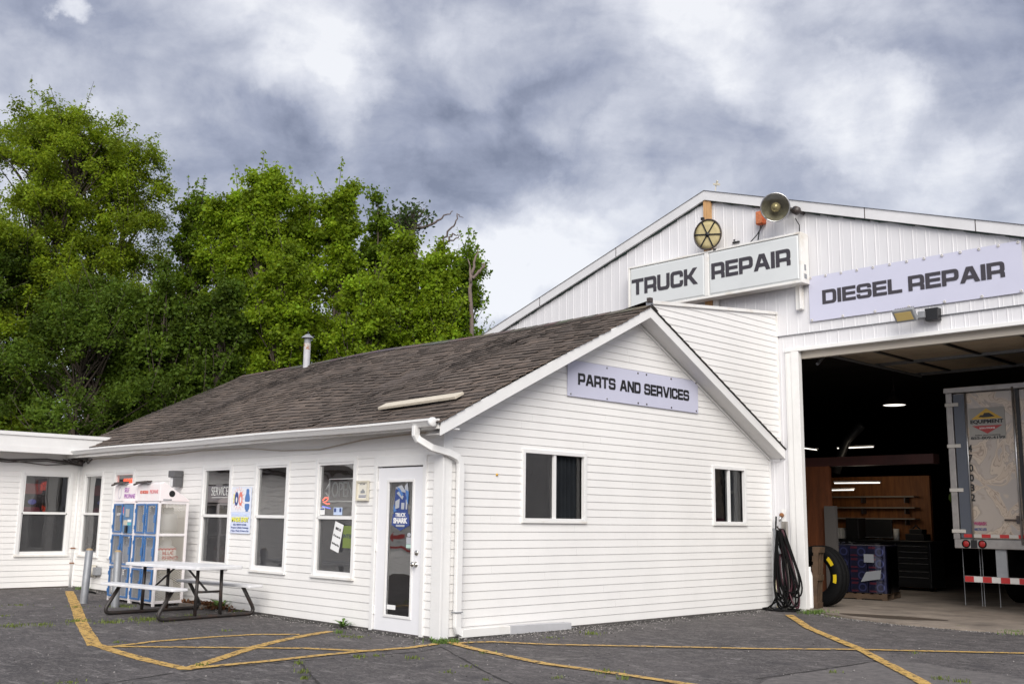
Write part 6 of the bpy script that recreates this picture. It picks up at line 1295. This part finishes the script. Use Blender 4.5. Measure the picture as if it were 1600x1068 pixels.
for k_ in range(85):
    c_ = px_(rr.gauss(634, 17), rr.gauss(343, 11)) - b0 + Vector((rr.uniform(-.3, .3), rr.uniform(-.3, .3), 0)); tw_.tube([px_(rr.uniform(625, 648), rr.uniform(352, 368)) - b0, c_], .01, 4, rs=[.018, .006], cap=False)
    for j in range(7):
        p = c_ + Vector([rr.gauss(0, .11) for _ in range(3)]); d = Vector([rr.gauss(0, 1) for _ in range(3)]).normalized() * .14; e = d.orthogonal().normalized() * .038; g = rr.uniform(.7, 1.2); m.quad(p, p + d * .5 + e, p + d, p + d * .5 - e, 0, (.05 * g, .085 * g, .02 * g))
o = m.build('crown', LEAF, None); o.parent = T; o = tw_.build('twigs', DEADW, None); o.parent = T
T = thing('dead_snag', ground_at(742, 31), 'bare forked dead trunk poking out of the small end maple', 'tree', 'trees behind the building'); dp = 31; b0 = Vector(T.location); m = MB()
for s_, (pts, r0, r1) in enumerate([([(740, 815), (738, 600), (735, 455), (737, 430)], .09, .045), ([(737, 432), (744, 402), (748, 387)], .05, .012), ([(736, 440), (733, 415), (731, 404)], .04, .012), ([(737, 436), (750, 424), (757, 416), (752, 411)], .05, .014), ([(748, 426), (757, 412), (756, 418)], .03, .01)]):
    q, rs_ = bend([px_(*p) - b0 for p in pts], r0, r1, .03, s_ + 20); m.tube(q, .1, 7, rs=rs_)
o = m.build('trunk', mat('snag_wood', (.22, .17, .15), .9, var=.3, scale=10), None, True); o.parent = T
# understorey: one leafy mass along the foot of the trees
rng = np.random.default_rng(77); n = 30000
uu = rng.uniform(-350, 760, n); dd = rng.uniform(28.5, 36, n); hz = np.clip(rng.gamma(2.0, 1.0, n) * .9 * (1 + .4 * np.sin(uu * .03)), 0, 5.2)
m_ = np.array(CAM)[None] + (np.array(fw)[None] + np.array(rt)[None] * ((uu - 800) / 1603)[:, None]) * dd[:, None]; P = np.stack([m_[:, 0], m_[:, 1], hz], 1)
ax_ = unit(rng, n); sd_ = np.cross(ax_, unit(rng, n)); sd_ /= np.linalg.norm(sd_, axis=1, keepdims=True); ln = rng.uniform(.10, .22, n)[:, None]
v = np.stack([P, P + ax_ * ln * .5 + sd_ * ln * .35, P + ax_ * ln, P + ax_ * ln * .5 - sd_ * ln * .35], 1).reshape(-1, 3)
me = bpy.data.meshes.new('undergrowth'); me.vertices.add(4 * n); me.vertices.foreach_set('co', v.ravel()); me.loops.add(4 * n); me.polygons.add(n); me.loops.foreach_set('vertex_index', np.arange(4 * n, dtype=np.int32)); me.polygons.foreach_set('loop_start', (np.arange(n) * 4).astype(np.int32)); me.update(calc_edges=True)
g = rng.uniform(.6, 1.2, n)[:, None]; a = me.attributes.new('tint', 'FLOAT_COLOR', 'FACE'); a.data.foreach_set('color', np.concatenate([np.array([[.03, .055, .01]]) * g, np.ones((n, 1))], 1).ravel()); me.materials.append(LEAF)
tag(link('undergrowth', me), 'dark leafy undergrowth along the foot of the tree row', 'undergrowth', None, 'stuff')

# ================================================================== weeds and grass
def tuft(m, x, y, n, r, h, rr, green=(.10, .17, .03)):
    for _ in range(n):
        a = rr.uniform(0, 6.28); d = abs(rr.gauss(0, r)); p = Vector((x + math.cos(a) * d, y + math.sin(a) * d, 0)); b = rr.uniform(0, 6.28); hh = h * rr.uniform(.5, 1.3); q = Vector((math.cos(b), math.sin(b), 0)) * hh * rr.uniform(.2, .8); s_ = Vector((-math.sin(b), math.cos(b), 0)) * rr.uniform(.003, .006); g = rr.uniform(.6, 1.3); cl = tuple(c_ * g for c_ in green)
        m.add([p - s_, p + s_, p + q * .6 + Vector((0, 0, hh * .8)) + s_ * .7, p + q * .6 + Vector((0, 0, hh * .8)) - s_ * .7, p + q + Vector((0, 0, hh))], [(0, 1, 2, 3), (3, 2, 4)], 0, cl)
m = MB(); rr = random.Random(31)
for x, y, n, r, h in GRASS: tuft(m, x, y, n, r, h, rr, (.13, .17, .03) if h < .04 else (.10, .17, .03))
tag(m.build('crack_grass', GRASSM), 'short grass and moss growing in pavement cracks and at the wall foot', 'grass', None, 'stuff')
def weed(label, x, y, n, ln, seed):
    T = thing('weed', (x, y, 0), label, 'weed', 'weeds at the wall foot'); m = MB(); rr = random.Random(seed)
    for k_ in range(n):
        a = k_ * 2.4 + rr.uniform(-.3, .3); up_ = rr.uniform(.35, .95); L_ = ln * rr.uniform(.6, 1.15); d = Vector((math.cos(a), math.sin(a), 0)); s_ = Vector((-math.sin(a), math.cos(a), 0)); g = rr.uniform(.7, 1.25); prev = None
        for i in range(6):
            f_ = i / 5; p = Vector((x, y, .005)) + d * L_ * f_ * (1 - .3 * up_) + Vector((0, 0, L_ * up_ * (f_ * 1.25 - .75 * f_ * f_))); w_ = L_ * .11 * math.sin(math.pi * (f_ * .9 + .05)) * (1 if i % 2 else .55)
            if prev: m.quad(prev[0], p - s_ * w_, p + s_ * w_, prev[1], 0, (.09 * g, .17 * g, .03 * g))
            prev = (p - s_ * w_, p + s_ * w_)
    m.build('leaves', GRASSM, T)
weed('green toothed weed against the wall left of the glazed door', -1.72, -.16, 22, .20, 3)
weed('green weed at the wall foot behind the picnic table leg', -4.95, -.12, 20, .30, 4)
weed('low weed at the foot of the corner board by the downspout', .10, -.20, 14, .10, 5)
m = MB(); rr = random.Random(12)
for _ in range(420):
    x, y = rr.gauss(-5.35, .30), -.08 - abs(rr.gauss(0, .10)); z = rr.uniform(.005, .09); d = Vector([rr.gauss(0, 1) for _ in range(3)]).normalized() * .035; e = d.orthogonal().normalized() * .016; g = rr.uniform(.5, 1.3); p = Vector((x, y, z)); m.quad(p - d, p + e, p + d, p - e, 0, (.17 * g, .075 * g, .03 * g))
tag(m.build('dead_leaves', GRASSM), 'drift of brown dead leaves against the wall beside the cages', 'leaves', None, 'stuff')

# loose grit and pebbles gathered at the wall foot and in the cracks
m = MB(); rr = random.Random(44)
def pebble(x, y, r):
    g = rr.choice((.04, .06, .09, .13, .20, .30)) * rr.uniform(.8, 1.2); cl = (g, g * .94, g * .90); a = rr.uniform(0, 6.28); p = [Vector((x + r * rr.uniform(.7, 1.2) * math.cos(a + k_ * 1.57), y + r * rr.uniform(.7, 1.2) * math.sin(a + k_ * 1.57), .002)) for k_ in range(4)]; t_ = Vector((x, y, .002 + r * .9))
    for k_ in range(4): m.add([p[k_], p[(k_ + 1) % 4], t_], [(0, 1, 2)], 0, cl)
for _ in range(1500):
    x = rr.uniform(-10.7, .2); pebble(x, -.05 - abs(rr.gauss(0, .16)), rr.uniform(.004, .014))
for _ in range(1300):
    y = rr.uniform(-.2, 7.1); pebble(.06 + abs(rr.gauss(0, .18)), y, rr.uniform(.004, .014))
for _ in range(900): pebble(.35 + rr.gauss(0, .25), 1.9 + rr.gauss(0, .8), rr.uniform(.004, .013))
for _ in range(900): pebble(rr.uniform(-8, 6), rr.uniform(-4.5, 5.5) if rr.random() < .0 else rr.uniform(-4.5, 0), rr.uniform(.003, .011))
for _ in range(500): pebble(rr.uniform(.3, 6), rr.uniform(-1, 6), rr.uniform(.003, .011))
for i in range(600):
    t_ = rr.random(); k_ = rr.randrange(1, len(slab) - 3); x = slab[k_][0] * (1 - t_) + slab[k_ + 1][0] * t_; y = slab[k_][1] * (1 - t_) + slab[k_ + 1][1] * t_; pebble(x, y - abs(rr.gauss(0, .10)), rr.uniform(.004, .014))
tag(m.build('grit', attr_mat('grit', .9)), 'loose pebbles and grit along the wall foot and over the asphalt', 'grit', None, 'stuff')
